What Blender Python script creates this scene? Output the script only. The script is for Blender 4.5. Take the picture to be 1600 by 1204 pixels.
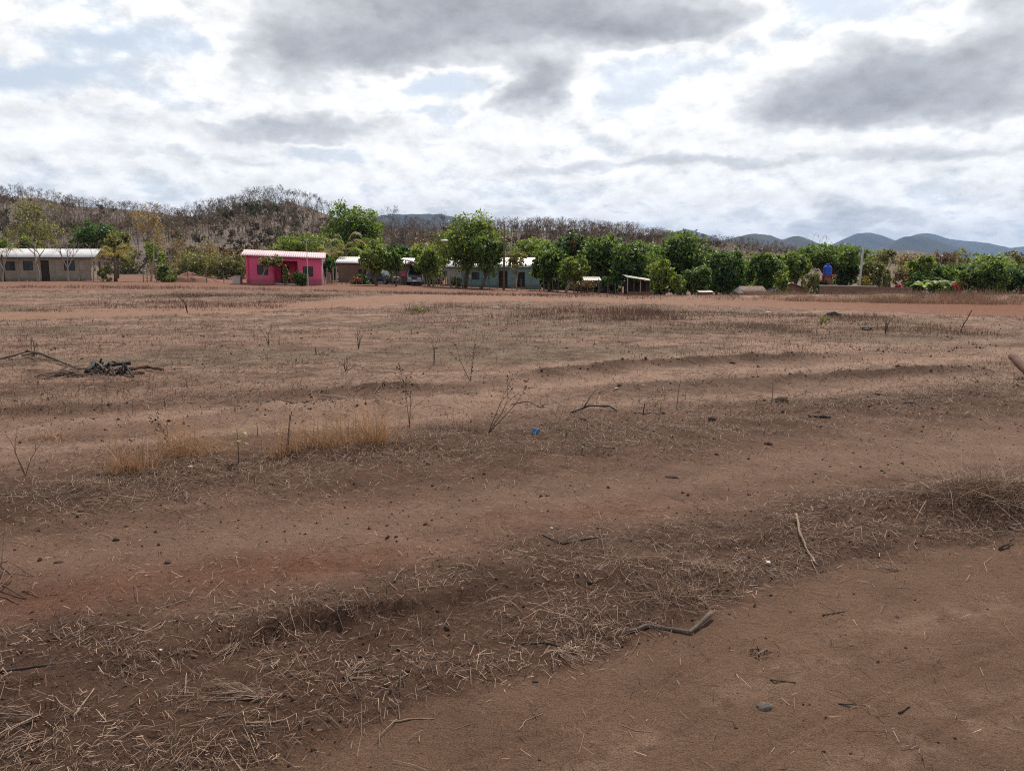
import bpy, math, random
import numpy as np
from mathutils import Vector

# ------------------------------------------------------------------ scene, camera, sky, sun
sc = bpy.context.scene
for o in list(bpy.data.objects):
    bpy.data.objects.remove(o)
COL = sc.collection
rad = math.radians
CAM_H = 1.6
PITCH = rad(8.5)
FPX = 1256.0
cam_d = bpy.data.cameras.new('camera'); cam = bpy.data.objects.new('camera', cam_d); COL.objects.link(cam)
cam.location = (0, 0, CAM_H); cam.rotation_euler = (rad(90) - PITCH, 0, 0)
cam_d.sensor_width = 36.0; cam_d.lens = 36.0 * FPX / 1600.0
cam_d.clip_start = 0.05; cam_d.clip_end = 60000
sc.camera = cam
sc.view_settings.view_transform = 'Standard'; sc.view_settings.look = 'None'
sc.view_settings.gamma = 1.0; sc.view_settings.exposure = 0.0
sc.view_settings.use_curve_mapping = False

SUN_AZ, SUN_EL = 16.0, 53.0          # azimuth to the right of the view, elevation
world = bpy.data.worlds.new('World'); sc.world = world; world.use_nodes = True
world.cycles.sampling_method = 'MANUAL'; world.cycles.sample_map_resolution = 256
sc.cycles.use_denoising = False; sc.cycles.filter_width = 1.1; sc.cycles.max_bounces = 6; sc.cycles.diffuse_bounces = 3; sc.cycles.volume_bounces = 0; sc.cycles.transparent_max_bounces = 6
sun_d = bpy.data.lights.new('sun', 'SUN'); sun = bpy.data.objects.new('sun', sun_d); COL.objects.link(sun)
sun_d.energy = 5.0; sun_d.angle = rad(0.8); sun_d.color = (1.0, 0.93, 0.82)
_s = Vector((math.sin(rad(SUN_AZ)) * math.cos(rad(SUN_EL)), math.cos(rad(SUN_AZ)) * math.cos(rad(SUN_EL)), math.sin(rad(SUN_EL))))
sun.rotation_euler = _s.to_track_quat('Z', 'Y').to_euler(); sun.location = (0, 0, 60)


class NT:
    """tiny helper to write node graphs"""
    def __init__(s, tree): s.t = tree; s.n = tree.nodes; s.l = tree.links
    def new(s, typ, **kw):
        n = s.n.new(typ)
        for k, v in kw.items(): setattr(n, k, v)
        return n
    def put(s, sock, v):
        if hasattr(v, 'is_linked') or hasattr(v, 'links'): s.l.new(v, sock)
        elif v is not None: sock.default_value = v
    def m(s, op, a, b=None, c=None, clamp=False):
        n = s.new('ShaderNodeMath', operation=op, use_clamp=clamp)
        for i, v in enumerate((a, b, c)):
            if v is not None: s.put(n.inputs[i], v)
        return n.outputs[0]
    def vm(s, op, a, b=None):
        n = s.new('ShaderNodeVectorMath', operation=op); s.put(n.inputs[0], a)
        if b is not None: s.put(n.inputs[1], b)
        return n.outputs[0]
    def comb(s, x, y, z):
        n = s.new('ShaderNodeCombineXYZ')
        for i, v in enumerate((x, y, z)): s.put(n.inputs[i], v)
        return n.outputs[0]
    def noise(s, vec, scale, detail=4, rough=.55, dist=0., out='Fac'):
        n = s.new('ShaderNodeTexNoise'); s.put(n.inputs['Vector'], vec); n.inputs['Scale'].default_value = scale
        n.inputs['Detail'].default_value = detail; n.inputs['Roughness'].default_value = rough; n.inputs['Distortion'].default_value = dist
        return n.outputs[out]
    def ramp(s, fac, stops):
        n = s.new('ShaderNodeValToRGB'); s.put(n.inputs[0], fac); e = n.color_ramp.elements
        while len(e) < len(stops): e.new(.5)
        for el, (p, c) in zip(e, stops):
            el.position = p; el.color = (*c, 1) if len(c) == 3 else c
        return n.outputs[0]
    def mix(s, f, a, b, blend='MIX'):
        n = s.new('ShaderNodeMix', data_type='RGBA', blend_type=blend); s.put(n.inputs[0], f)
        for i, v in ((6, a), (7, b)):
            s.put(n.inputs[i], (*v, 1) if isinstance(v, tuple) and len(v) == 3 else v)
        return n.outputs[2]
    def step(s, v, a, b):
        n = s.new('ShaderNodeMapRange', interpolation_type='SMOOTHSTEP'); s.put(n.inputs[0], v)
        n.inputs[1].default_value = a; n.inputs[2].default_value = b
        return n.outputs[0]


def build_sky():
    w = NT(world.node_tree); w.n.clear()
    out = w.new('ShaderNodeOutputWorld'); bg = w.new('ShaderNodeBackground'); w.l.new(bg.outputs[0], out.inputs[0])
    bg.inputs[1].default_value = 0.098
    sky = w.new('ShaderNodeTexSky', sky_type='NISHITA'); sky.sun_disc = False
    sky.sun_elevation = rad(SUN_EL); sky.sun_rotation = rad(SUN_AZ); sky.dust_density = 2.0; sky.ozone_density = 1.0
    tc = w.new('ShaderNodeTexCoord'); sep = w.new('ShaderNodeSeparateXYZ'); w.l.new(tc.outputs['Generated'], sep.inputs[0])
    X, Y, Z = sep.outputs
    zc = w.m('MAXIMUM', Z, 0.0)
    az = w.m('ARCTAN2', X, Y); el = w.m('ARCSINE', zc)
    Q = w.comb(az, w.m('MULTIPLY', el, 1.7), 0.37)
    wn = w.noise(Q, 7.0, 4, .62, out='Color')
    UVn = w.new('ShaderNodeVectorMath', operation='MULTIPLY_ADD'); w.l.new(w.vm('SUBTRACT', wn, (.5, .5, .5)), UVn.inputs[0]); UVn.inputs[1].default_value = (.17, .085, 0); w.l.new(w.comb(az, el, 0.), UVn.inputs[2])
    UV = UVn.outputs[0]

    def blob(px, py, hx, hy, amp, prev):
        cu, cv = math.atan((px - 800) / FPX), (414 - py) / FPX
        sx, sy = FPX / hx, FPX / hy
        n = w.new('ShaderNodeVectorMath', operation='MULTIPLY_ADD'); w.l.new(UV, n.inputs[0]); n.inputs[1].default_value = (sx, sy, 0); n.inputs[2].default_value = (-cu * sx, -cv * sy, 0)
        d = w.new('ShaderNodeVectorMath', operation='DOT_PRODUCT'); w.l.new(n.outputs[0], d.inputs[0]); w.l.new(n.outputs[0], d.inputs[1])
        return w.m('MULTIPLY_ADD', w.m('POWER', .36788, d.outputs['Value']), amp, prev)

    # heavy grey cumulus (positive) and openings between them (negative)
    blobs = [(790, 22, 330, 60, .50), (1010, 74, 140, 26, .34), (850, 78, 200, 22, .16), (520, 125, 150, 40, .34), (640, 95, 200, 44, .30), (826, 165, 66, 30, .46),
             (1330, 190, 170, 30, .46), (1450, 156, 190, 30, .32), (1290, 120, 60, 22, .2), (1570, 92, 60, 34, .36), (1545, 33, 40, 20, .34),
             (1500, 262, 240, 15, .20), (1590, 210, 150, 20, .22), (110, 222, 140, 26, .22), (490, 213, 130, 16, .28), (40, 130, 50, 14, .14), (290, 50, 60, 14, .12),
             (900, 268, 140, 14, .20), (1120, 262, 120, 12, .18), (690, 236, 90, 12, .16), (330, 262, 160, 12, .14),
             (700, 156, 64, 16, -.46), (250, 125, 120, 20, -.32), (110, 165, 90, 14, -.36), (530, 240, 60, 8, -.2), (660, 190, 80, 8, -.2),
             (1230, 60, 110, 55, -.30), (990, 150, 100, 40, -.20), (150, 30, 220, 36, -.14), (1370, 30, 110, 40, -.25), (300, 190, 120, 12, -.14)]
    tot = 0.0
    for b in blobs: tot = blob(*b, tot)
    # the cloud deck in perspective, flattened towards the horizon
    den = w.m('ADD', zc, 0.07)
    P = w.comb(w.m('DIVIDE', X, den), w.m('DIVIDE', Y, den), 1.7)
    base = w.noise(P, 0.9, 5, .6)
    fine = w.noise(Q, 15.0, 6, .6)
    band = w.noise(w.comb(w.m('MULTIPLY', az, 9.5), w.m('MULTIPLY', el, 27.), 4.1), 1.0, 5, .6)
    lowm = w.step(el, .15, .03)
    n = w.m('MULTIPLY_ADD', w.m('SUBTRACT', fine, .5), .58, w.m('MULTIPLY_ADD', w.m('SUBTRACT', base, .5), .30, .395))
    bandm = w.m('MULTIPLY', w.m('SUBTRACT', band, .46), lowm)
    n = w.m('MULTIPLY_ADD', bandm, 1.45, n)
    # overhead one looks up through the gaps between the clouds
    n = w.m('MULTIPLY_ADD', w.step(el, .35, .9), -.28, n)
    dens = w.m('ADD', n, tot)
    thick = w.ramp(dens, [(0.0, (7.4, 8.1, 9.0)), (.28, (8.2, 8.7, 9.3)), (.40, (10.2, 10.25, 10.3)), (.50, (9.6, 9.65, 9.7)), (.57, (7.4, 7.6, 7.9)), (.76, (4.9, 5.1, 5.5)), (1.05, (3.9, 4.1, 4.5))])
    # billows are lit from above: brighter where the cloud thins upwards, darker on the underside
    fine_up = w.noise(w.vm('ADD', Q, (.004, .022, 0.)), 15.0, 5, .6)
    relief = w.m('MULTIPLY_ADD', w.m('SUBTRACT', fine, fine_up), 1.0, 1.0)
    veil = w.step(el, .75, .1)
    clear = w.mix(w.m('MULTIPLY_ADD', veil, .52, .10), sky.outputs[0], (8.0, 8.7, 9.6))
    cover = w.step(dens, .06, .36)
    relc = w.new('ShaderNodeVectorMath', operation='SCALE'); w.l.new(thick, relc.inputs[0]); w.l.new(relief, relc.inputs['Scale'])
    col = w.mix(cover, clear, relc.outputs[0])
    # bluish air in front of the lowest, farthest clouds
    col = w.mix(w.m('MULTIPLY', w.step(el, .11, .0), .4), col, (7.6, 8.2, 8.9))
    # thin bright veil round the hidden sun
    sd = w.new('ShaderNodeVectorMath', operation='DOT_PRODUCT'); w.l.new(tc.outputs['Generated'], sd.inputs[0]); sd.inputs[1].default_value = tuple(_s)
    glow = w.m('POWER', w.m('MAXIMUM', sd.outputs['Value'], 0.0), 3.0)
    col = w.mix(1.0, col, w.mix(glow, (1, 1, 1), (1.28, 1.27, 1.25)), 'MULTIPLY')
    # below the horizon the world is brown earth
    col = w.mix(w.step(Z, -.02, .0), (1.2, .85, .65), col)
    w.l.new(col, bg.inputs[0])


build_sky()

# ------------------------------------------------------------------ maths helpers
rng = np.random.default_rng(7)
random.seed(7)
_ct, _st = math.cos(PITCH), math.sin(PITCH)


def at(px, py, Y):
    """the point on the plane y = Y that lies under a place in the photograph"""
    xc, yc = (px - 800) / FPX, (602 - py) / FPX
    t = Y / (_ct + yc * _st)
    return np.array((xc * t, Y, CAM_H + (yc * _ct - _st) * t))


def gp(px, py, z=0.0):
    xc, yc = (px - 800) / FPX, (602 - py) / FPX
    t = (z - CAM_H) / (yc * _ct - _st)
    return np.array((xc * t, (_ct + yc * _st) * t, z))


def ss(x, a, b):
    t = np.clip((x - a) / (b - a), 0, 1); return t * t * (3 - 2 * t)


def _hash(ix, iy, seed):
    h = (ix.astype(np.int64) * 374761393 + iy.astype(np.int64) * 668265263 + seed * 974711) & 0x7fffffff
    h = ((h ^ (h >> 13)) * 1274126177) & 0x7fffffff
    return ((h ^ (h >> 16)) & 0xffff) / 65535.0


def vnoise(x, y, seed=0):
    x = np.asarray(x, float); y = np.asarray(y, float)
    ix = np.floor(x); iy = np.floor(y); fx = x - ix; fy = y - iy
    fx = fx * fx * (3 - 2 * fx); fy = fy * fy * (3 - 2 * fy)
    ix = ix.astype(np.int64); iy = iy.astype(np.int64)
    a = _hash(ix, iy, seed); b = _hash(ix + 1, iy, seed); c = _hash(ix, iy + 1, seed); d = _hash(ix + 1, iy + 1, seed)
    return (a * (1 - fx) + b * fx) * (1 - fy) + (c * (1 - fx) + d * fx) * fy


def fbm(x, y, scale, octv=4, seed=0, gain=.5):
    s = 0; a = 1; n = 0
    for k in range(octv):
        s = s + a * vnoise(x * scale * 2 ** k + 17.3 * k, y * scale * 2 ** k - 9.1 * k, seed + k); n += a; a *= gain
    return s / n


def line(pts):
    """polyline drawn over the photo -> y(x) on the ground, carried on past both ends"""
    P = np.array([gp(*p)[:2] for p in pts]); P = P[np.argsort(P[:, 0])]
    s0 = (P[1] - P[0]) / max(P[1][0] - P[0][0], 1e-3); s1 = (P[-1] - P[-2]) / max(P[-1][0] - P[-2][0], 1e-3)
    L = 12.0
    P = np.vstack([P[0] - np.array((L, s0[1] * L)), P, P[-1] + np.array((L, s1[1] * L))])
    return lambda x: np.interp(x, P[:, 0], P[:, 1])


# ------------------------------------------------------------------ ground shape
L_near = line([(180, 1290), (420, 1215), (640, 1130), (900, 1052), (1120, 960), (1290, 905), (1450, 868), (1600, 838)])   # near edge of the litter
L_far = line([(-150, 1010), (0, 985), (300, 965), (560, 905), (850, 828), (1100, 802), (1300, 775), (1500, 735), (1600, 728)])
L_lip = line([(-150, 1110), (100, 1060), (350, 1000), (520, 978), (660, 950), (780, 920), (930, 905), (1100, 870), (1350, 800), (1600, 765)])
L_track = line([(-150, 910), (150, 870), (400, 842), (650, 800), (900, 762), (1150, 735), (1400, 705), (1600, 690)])
L_berm = line([(-150, 815), (0, 790), (200, 755), (400, 735), (600, 712), (800, 690), (950, 677), (1150, 660), (1350, 640), (1600, 612)])
L_rut1 = line([(-100, 650), (130, 641), (300, 622), (420, 618), (600, 611), (720, 604), (850, 586), (1010, 570), (1200, 562), (1600, 540)])
L_rut2 = line([(-100, 675), (200, 661), (330, 650), (430, 640), (600, 633), (800, 612), (1000, 604), (1200, 597), (1400, 583), (1600, 572)])
L_road_n = line([(-200, 504), (0, 500), (300, 492), (480, 483), (650, 471), (900, 471), (1200, 480), (1400, 488), (1600, 496)])
L_road_f = line([(-200, 490), (0, 487), (300, 479), (480, 470), (650, 459), (900, 460), (1200, 466), (1400, 470), (1600, 474)])


def drop(x, y):
    d = np.interp(x, [-30, -12, 0, 13, 22, 60], [0, .42, .85, 1.5, 2.5, 2.7])
    return d * ss(y, 38, 78)


def mound(x, y, px, py, rx, ry, h):
    c = gp(px, py); return h * np.exp(-(((x - c[0]) / rx) ** 2 + ((y - c[1]) / ry) ** 2))


def Hbase(x, y):
    x = np.asarray(x, float); y = np.asarray(y, float)
    return -drop(x, y) + .10 * (fbm(x, y, .09, 2, 5) - .5) * ss(y, 9, 25)


def masks(x, y):
    """smooth(0..1) bare tracks, litter, berm, ruts, path, road"""
    wob = (fbm(x, y, 1.1, 3, 21) - .5)
    wob2 = (fbm(x, y, 6., 3, 22) - .5)
    dn = y - L_near(x) + wob * .28 + wob2 * .10
    df = y - L_far(x) + wob * .5 + wob2 * .12
    path = 1 - ss(dn, -.12, .16)
    litter = ss(dn, -.10, .18) * (1 - ss(df, -.35, .25))
    s = y - L_track(x)
    track = np.exp(-((s + wob * .5) / (.42 + .10 * np.abs(x))) ** 2)
    sb = y - L_berm(x) + wob * .6
    berm = np.exp(-(sb / (.75 + .02 * y)) ** 2)
    r1 = np.exp(-((y - L_rut1(x) + wob * .5) / .45) ** 2); r2 = np.exp(-((y - L_rut2(x) + wob * .5) / .42) ** 2)
    rw = (fbm(x, y, .35, 3, 31) - .5) * 2.2
    road = ss(y - L_road_n(x) + rw, -.3, .3) * (1 - ss(y - L_road_f(x) + rw, -.4, .4))
    return path, litter, track, berm, r1, r2, road


def H(x, y):
    x = np.asarray(x, float); y = np.asarray(y, float)
    path, litter, track, berm, r1, r2, road = masks(x, y)
    near = 1 - ss(y, 14, 40)
    z = Hbase(x, y)
    smooth = np.clip(path + .8 * track * (1 - litter) + road, 0, 1)
    rough = 1 - .78 * smooth
    z = z + near * rough * (.045 * (fbm(x, y, .9, 3, 1) - .5) + .05 * (fbm(x, y, 5., 3, 2) - .5) + .026 * (np.abs(fbm(x, y, 19., 3, 3) - .5)))
    z = z + near * path * .010 * (fbm(x * .5 + y, y * 1.2 - x * .4, 2.6, 3, 4) - .5)
    # tyre lines that run along the path
    s = y - L_near(x)
    for off, w_, a in ((-.33, .012, .008), (-.40, .012, .007), (-.66, .015, .008), (-.98, .02, .010), (-1.05, .014, .008), (-1.3, .016, .009)):
        z = z - path * a * np.exp(-((s - off + .04 * (fbm(x, y, .8, 2, 77) - .5)) / w_) ** 2)
    # litter bank with a torn lip on the near side
    sl = y - L_lip(x) + .26 * (fbm(x, y, 3.6, 4, 9, .6) - .5)
    u = gp(430, 985)[0]; v = gp(650, 955)[0]
    along = ss(x, u - .3, u + .25) * (1 - ss(x, v - .25, v + .45))
    lip = ss(sl, -.06, .03) * (1 - ss(sl, .05, .9))
    z = z + lip * (.020 + .058 * along * (.6 + .8 * fbm(x, y, 4.5, 3, 19))) - .008 * along * np.exp(-((sl + .12) / .14) ** 2)
    z = z + mound(x, y, 1550, 798, .70, .32, .21) + mound(x, y, 1310, 840, .5, .25, .05) + mound(x, y, 1080, 905, .45, .2, .05)
    z = z + berm * near * (.045 + .10 * (fbm(x, y, 2.4, 3, 12) - .5))
    cl1 = np.clip(fbm(x, y, .5, 2, 41) * 2.4 - .7, 0, 1)
    sr1 = y - L_rut1(x) + .35 * (fbm(x, y, 1.1, 3, 21) - .5); sr2 = y - L_rut2(x) + .35 * (fbm(x, y, 1.1, 3, 21) - .5)
    for sr, a in ((sr1, .10), (sr2, .09)):
        z = z + near * cl1 * a * np.exp(-(sr / .22) ** 2) * (.35 + 1.3 * fbm(x, y, 4.5, 3, 14)) - near * .03 * np.exp(-((sr + .8) / .5) ** 2)
    z = z + .30 * np.exp(-((y - L_road_f(x) - 1.2) / 1.3) ** 2) * ss(x, 5, 22) * (.6 + .8 * fbm(x, y, .5, 3, 17))
    return z


# ------------------------------------------------------------------ mesh helpers
def tag(o, label=None, cat=None, group=None, kind=None):
    for k, v in (('label', label), ('category', cat), ('group', group), ('kind', kind)):
        if v: o[k] = v
    return o


def link(name, me, mat=None, parent=None):
    o = bpy.data.objects.new(name, me); COL.objects.link(o)
    if mat is not None and me is not None and not me.materials: me.materials.append(mat)
    if parent is not None: o.parent = parent
    return o


def np_mesh(name, V, F, mat=None, parent=None, smooth=False, attrs=None, link_it=True):
    """V (n,3), F (m,k) -> object; attrs {name: (domain, array)} float or colour"""
    me = bpy.data.meshes.new(name); V = np.asarray(V, np.float32); F = np.asarray(F, np.int32)
    m, k = F.shape
    me.vertices.add(len(V)); me.vertices.foreach_set('co', V.ravel())
    me.loops.add(m * k); me.loops.foreach_set('vertex_index', F.ravel())
    me.polygons.add(m); me.polygons.foreach_set('loop_start', np.arange(0, m * k, k, dtype=np.int32))
    me.polygons.foreach_set('loop_total', np.full(m, k, np.int32))
    if smooth: me.polygons.foreach_set('use_smooth', np.ones(m, bool))
    for an, (dom, arr) in (attrs or {}).items():
        arr = np.asarray(arr, np.float32)
        if arr.ndim == 1:
            a = me.attributes.new(an, 'FLOAT', dom); a.data.foreach_set('value', arr)
        else:
            a = me.attributes.new(an, 'FLOAT_COLOR', dom); a.data.foreach_set('color', np.hstack([arr, np.ones((len(arr), 1), np.float32)]).ravel())
    me.update(); me.validate()
    if not link_it:
        if mat: me.materials.append(mat)
        return me
    return link(name, me, mat, parent)


def empty(name, loc, rz=0.0):
    o = bpy.data.objects.new(name, None); COL.objects.link(o); o.location = tuple(loc); o.rotation_euler = (0, 0, rz); o.empty_display_size = .2
    return o


class MB:
    """collects boxes, prisms and tubes for one mesh"""
    def __init__(s): s.v = []; s.f = []
    def add(s, V, F):
        b = len(s.v); s.v += [tuple(p) for p in V]; s.f += [tuple(i + b for i in q) for q in F]; return s
    def box(s, a, b, shear=0.0):
        x0, y0, z0 = a; x1, y1, z1 = b
        V = [(x0, y0, z0), (x1, y0, z0), (x1, y1, z0), (x0, y1, z0), (x0, y0, z1), (x1, y0, z1), (x1, y1, z1), (x0, y1, z1)]
        V = [(x, y, z - shear * x) for x, y, z in V]
        return s.add(V, [(3, 2, 1, 0), (4, 5, 6, 7), (0, 1, 5, 4), (1, 2, 6, 5), (2, 3, 7, 6), (3, 0, 4, 7)])
    def tube(s, pts, radii, n=6, cap=True):
        P = [Vector(p) for p in pts]
        if not hasattr(radii, '__len__'): radii = [radii] * len(P)
        V = []; prev = None
        for i, p in enumerate(P):
            t = (P[min(i + 1, len(P) - 1)] - P[max(i - 1, 0)]).normalized()
            a = t.orthogonal().normalized() if prev is None else (prev - t * prev.dot(t)).normalized()
            prev = a; b = t.cross(a)
            for k in range(n):
                q = 2 * math.pi * k / n
                V.append(p + (a * math.cos(q) + b * math.sin(q)) * radii[i])
        F = []
        for i in range(len(P) - 1):
            for k in range(n):
                F.append((i * n + k, i * n + (k + 1) % n, (i + 1) * n + (k + 1) % n, (i + 1) * n + k))
        if cap: F += [tuple(range(n - 1, -1, -1)), tuple((len(P) - 1) * n + k for k in range(n))]
        return s.add(V, F)
    def lathe(s, prof, n=20, c=(0, 0, 0)):
        V = [(c[0] + r * math.cos(2 * math.pi * k / n), c[1] + r * math.sin(2 * math.pi * k / n), c[2] + z) for r, z in prof for k in range(n)]
        F = [(i * n + k, i * n + (k + 1) % n, (i + 1) * n + (k + 1) % n, (i + 1) * n + k) for i in range(len(prof) - 1) for k in range(n)]
        F += [tuple(range(n - 1, -1, -1)), tuple((len(prof) - 1) * n + k for k in range(n))]
        return s.add(V, F)
    def poly(s, outline, y0, y1):
        """outline in x,z pushed from y0 to y1"""
        n = len(outline)
        V = [(x, y0, z) for x, z in outline] + [(x, y1, z) for x, z in outline]
        return s.add(V, [tuple(range(n)), tuple(range(2 * n - 1, n - 1, -1))] + [(i, i + n, (i + 1) % n + n, (i + 1) % n) for i in range(n)])
    def build(s, name, mat, parent=None, smooth=False):
        me = bpy.data.meshes.new(name); me.from_pydata(s.v, [], s.f); me.update()
        if smooth: me.polygons.foreach_set('use_smooth', np.ones(len(me.polygons), bool))
        return link(name, me, mat, parent)


# ------------------------------------------------------------------ materials
def material(name, c, rough=.85, var=.18, scale=3.0, bump=0.0, bscale=40., metal=0., spec=.3, c2=None, attr=None):
    m = bpy.data.materials.new(name); m.use_nodes = True; w = NT(m.node_tree); p = w.n['Principled BSDF']
    tc = w.new('ShaderNodeTexCoord').outputs['Object']
    nz = w.noise(tc, scale, 6, .62)
    a = tuple(v * (1 - var) for v in c); b = tuple(min(v * (1 + var), 1) for v in (c2 or c))
    col = w.ramp(nz, [(.28, a), (.72, b)])
    if attr:
        at_ = w.new('ShaderNodeAttribute', attribute_name=attr); col = w.mix(1.0, col, at_.outputs['Color'], 'MULTIPLY')
    w.l.new(col, p.inputs['Base Color']); p.inputs['Roughness'].default_value = rough; p.inputs['Metallic'].default_value = metal
    p.inputs['Specular IOR Level'].default_value = spec
    if bump:
        bn = w.new('ShaderNodeBump'); bn.inputs['Strength'].default_value = bump; w.l.new(w.noise(tc, bscale, 5, .6), bn.inputs['Height'])
        bn.inputs['Distance'].default_value = .02; w.l.new(bn.outputs[0], p.inputs['Normal'])
    return m


def leaf_material(name, c_dark, c_light, trans=.35, rough=.5, tt=(1.5, 1.5, .75)):
    m = bpy.data.materials.new(name); m.use_nodes = True; w = NT(m.node_tree); p = w.n['Principled BSDF']; out = w.n['Material Output']
    t = w.new('ShaderNodeAttribute', attribute_name='tint').outputs['Fac']
    col = w.ramp(t, [(0., c_dark), (1., c_light)])
    w.l.new(col, p.inputs['Base Color']); p.inputs['Roughness'].default_value = rough; p.inputs['Specular IOR Level'].default_value = .35
    tr = w.new('ShaderNodeBsdfTranslucent'); w.l.new(w.mix(1., col, tt, 'MULTIPLY'), tr.inputs[0])
    mx = w.new('ShaderNodeMixShader'); mx.inputs[0].default_value = trans
    w.l.new(p.outputs[0], mx.inputs[1]); w.l.new(tr.outputs[0], mx.inputs[2]); w.l.new(mx.outputs[0], out.inputs[0])
    return m


def soil_material():
    m = bpy.data.materials.new('soil'); m.use_nodes = True; w = NT(m.node_tree); p = w.n['Principled BSDF']
    tc = w.new('ShaderNodeTexCoord').outputs['Object']
    vc = w.new('ShaderNodeAttribute', attribute_name='soil').outputs['Color']
    n1 = w.noise(tc, 2.2, 8, .68); n2 = w.noise(tc, 30., 7, .72); n3 = w.noise(tc, 190., 4, .65)
    f1 = w.ramp(n1, [(.3, (.80, .78, .76)), (.7, (1.2, 1.2, 1.2))])
    f2 = w.ramp(n2, [(.30, (.55, .53, .52)), (.46, (.97, .97, .97)), (.74, (1.32, 1.3, 1.28))])
    f3 = w.ramp(n3, [(.34, (.55, .54, .53)), (.66, (1.42, 1.42, 1.42))])
    gr = w.new('ShaderNodeAttribute', attribute_name='grain').outputs['Fac']; f2 = w.mix(gr, (1., 1., 1.), f2)
    col = w.mix(1., w.mix(1., w.mix(1., vc, f1, 'MULTIPLY'), f2, 'MULTIPLY'), f3, 'MULTIPLY')
    # scattered pale grit and dark crumbs
    vo = w.new('ShaderNodeTexVoronoi'); w.l.new(tc, vo.inputs['Vector']); vo.inputs['Scale'].default_value = 55.
    spk = w.step(vo.outputs['Distance'], .16, .08)
    rnd = w.new('ShaderNodeSeparateColor'); w.l.new(vo.outputs['Color'], rnd.inputs[0])
    col = w.mix(w.m('MULTIPLY', spk, w.step(rnd.outputs[0], .90, .92)), col, (.20, .15, .115))
    col = w.mix(w.m('MULTIPLY', w.m('MULTIPLY', spk, w.step(rnd.outputs[1], .80, .82)), .7), col, (.026, .016, .012))
    w.l.new(col, p.inputs['Base Color']); p.inputs['Roughness'].default_value = .95; p.inputs['Specular IOR Level'].default_value = .12
    b1 = w.new('ShaderNodeBump'); b1.inputs['Strength'].default_value = 1.0; b1.inputs['Distance'].default_value = .022
    h = w.m('ADD', w.m('MULTIPLY', n3, .45), w.m('MULTIPLY', n2, 1.0)); w.l.new(h, b1.inputs['Height']); w.l.new(b1.outputs[0], p.inputs['Normal'])
    return m


M = {}
M['soil'] = soil_material()
M['bark'] = material('bark', (.10, .075, .055), .9, .35, 9., .5)
M['bark_grey'] = material('bark_grey', (.24, .20, .165), .9, .3, 9., .5)
DRY = (1.15, 1.05, .9)
M['straw'] = leaf_material('straw', (.052, .030, .021), (.52, .355, .255), .12, .8, DRY)
M['dry_grass'] = leaf_material('dry_grass', (.045, .028, .02), (.21, .135, .088), .2, .8, DRY)
M['orange_grass'] = leaf_material('orange_grass', (.145, .076, .038), (.50, .305, .165), .25, .8, DRY)
M['red_grass'] = leaf_material('red_grass', (.055, .028, .021), (.175, .098, .070), .2, .8, DRY)
M['pale_grass'] = leaf_material('pale_grass', (.10, .060, .042), (.33, .215, .145), .2, .8, DRY)
M['twig'] = material('twig', (.06, .04, .03), .9, .4, 40., .4)
M['pale_twig'] = material('pale_twig', (.22, .15, .105), .9, .3, 40., .4)
M['char'] = material('char', (.022, .018, .017), .75, .5, 14., .6)
M['grey_wood'] = material('grey_wood', (.105, .076, .060), .9, .35, 14., .5)
M['red_wood'] = material('red_wood', (.12, .06, .04), .85, .35, 14., .5)
M['clod'] = material('clod', (.066, .038, .027), .95, .35, 30., .7)
M['stone'] = material('stone', (.12, .095, .08), .9, .35, 50., .7)
LEAF = {
    'mango': leaf_material('leaf_mango', (.034, .068, .017), (.178, .245, .060), .5),
    'deep': leaf_material('leaf_deep', (.022, .052, .015), (.115, .185, .05), .45),
    'lime': leaf_material('leaf_lime', (.058, .092, .018), (.250, .305, .068), .5),
    'olive': leaf_material('leaf_olive', (.085, .085, .032), (.27, .255, .09)),
    'yellow': leaf_material('leaf_yellow', (.15, .125, .025), (.44, .36, .07)),
    'rust': leaf_material('leaf_rust', (.07, .042, .022), (.20, .125, .06)),
    'tan': leaf_material('leaf_tan', (.12, .085, .05), (.36, .26, .14)),
    'red': leaf_material('leaf_red', (.28, .02, .03), (.62, .06, .07)),
}


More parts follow.
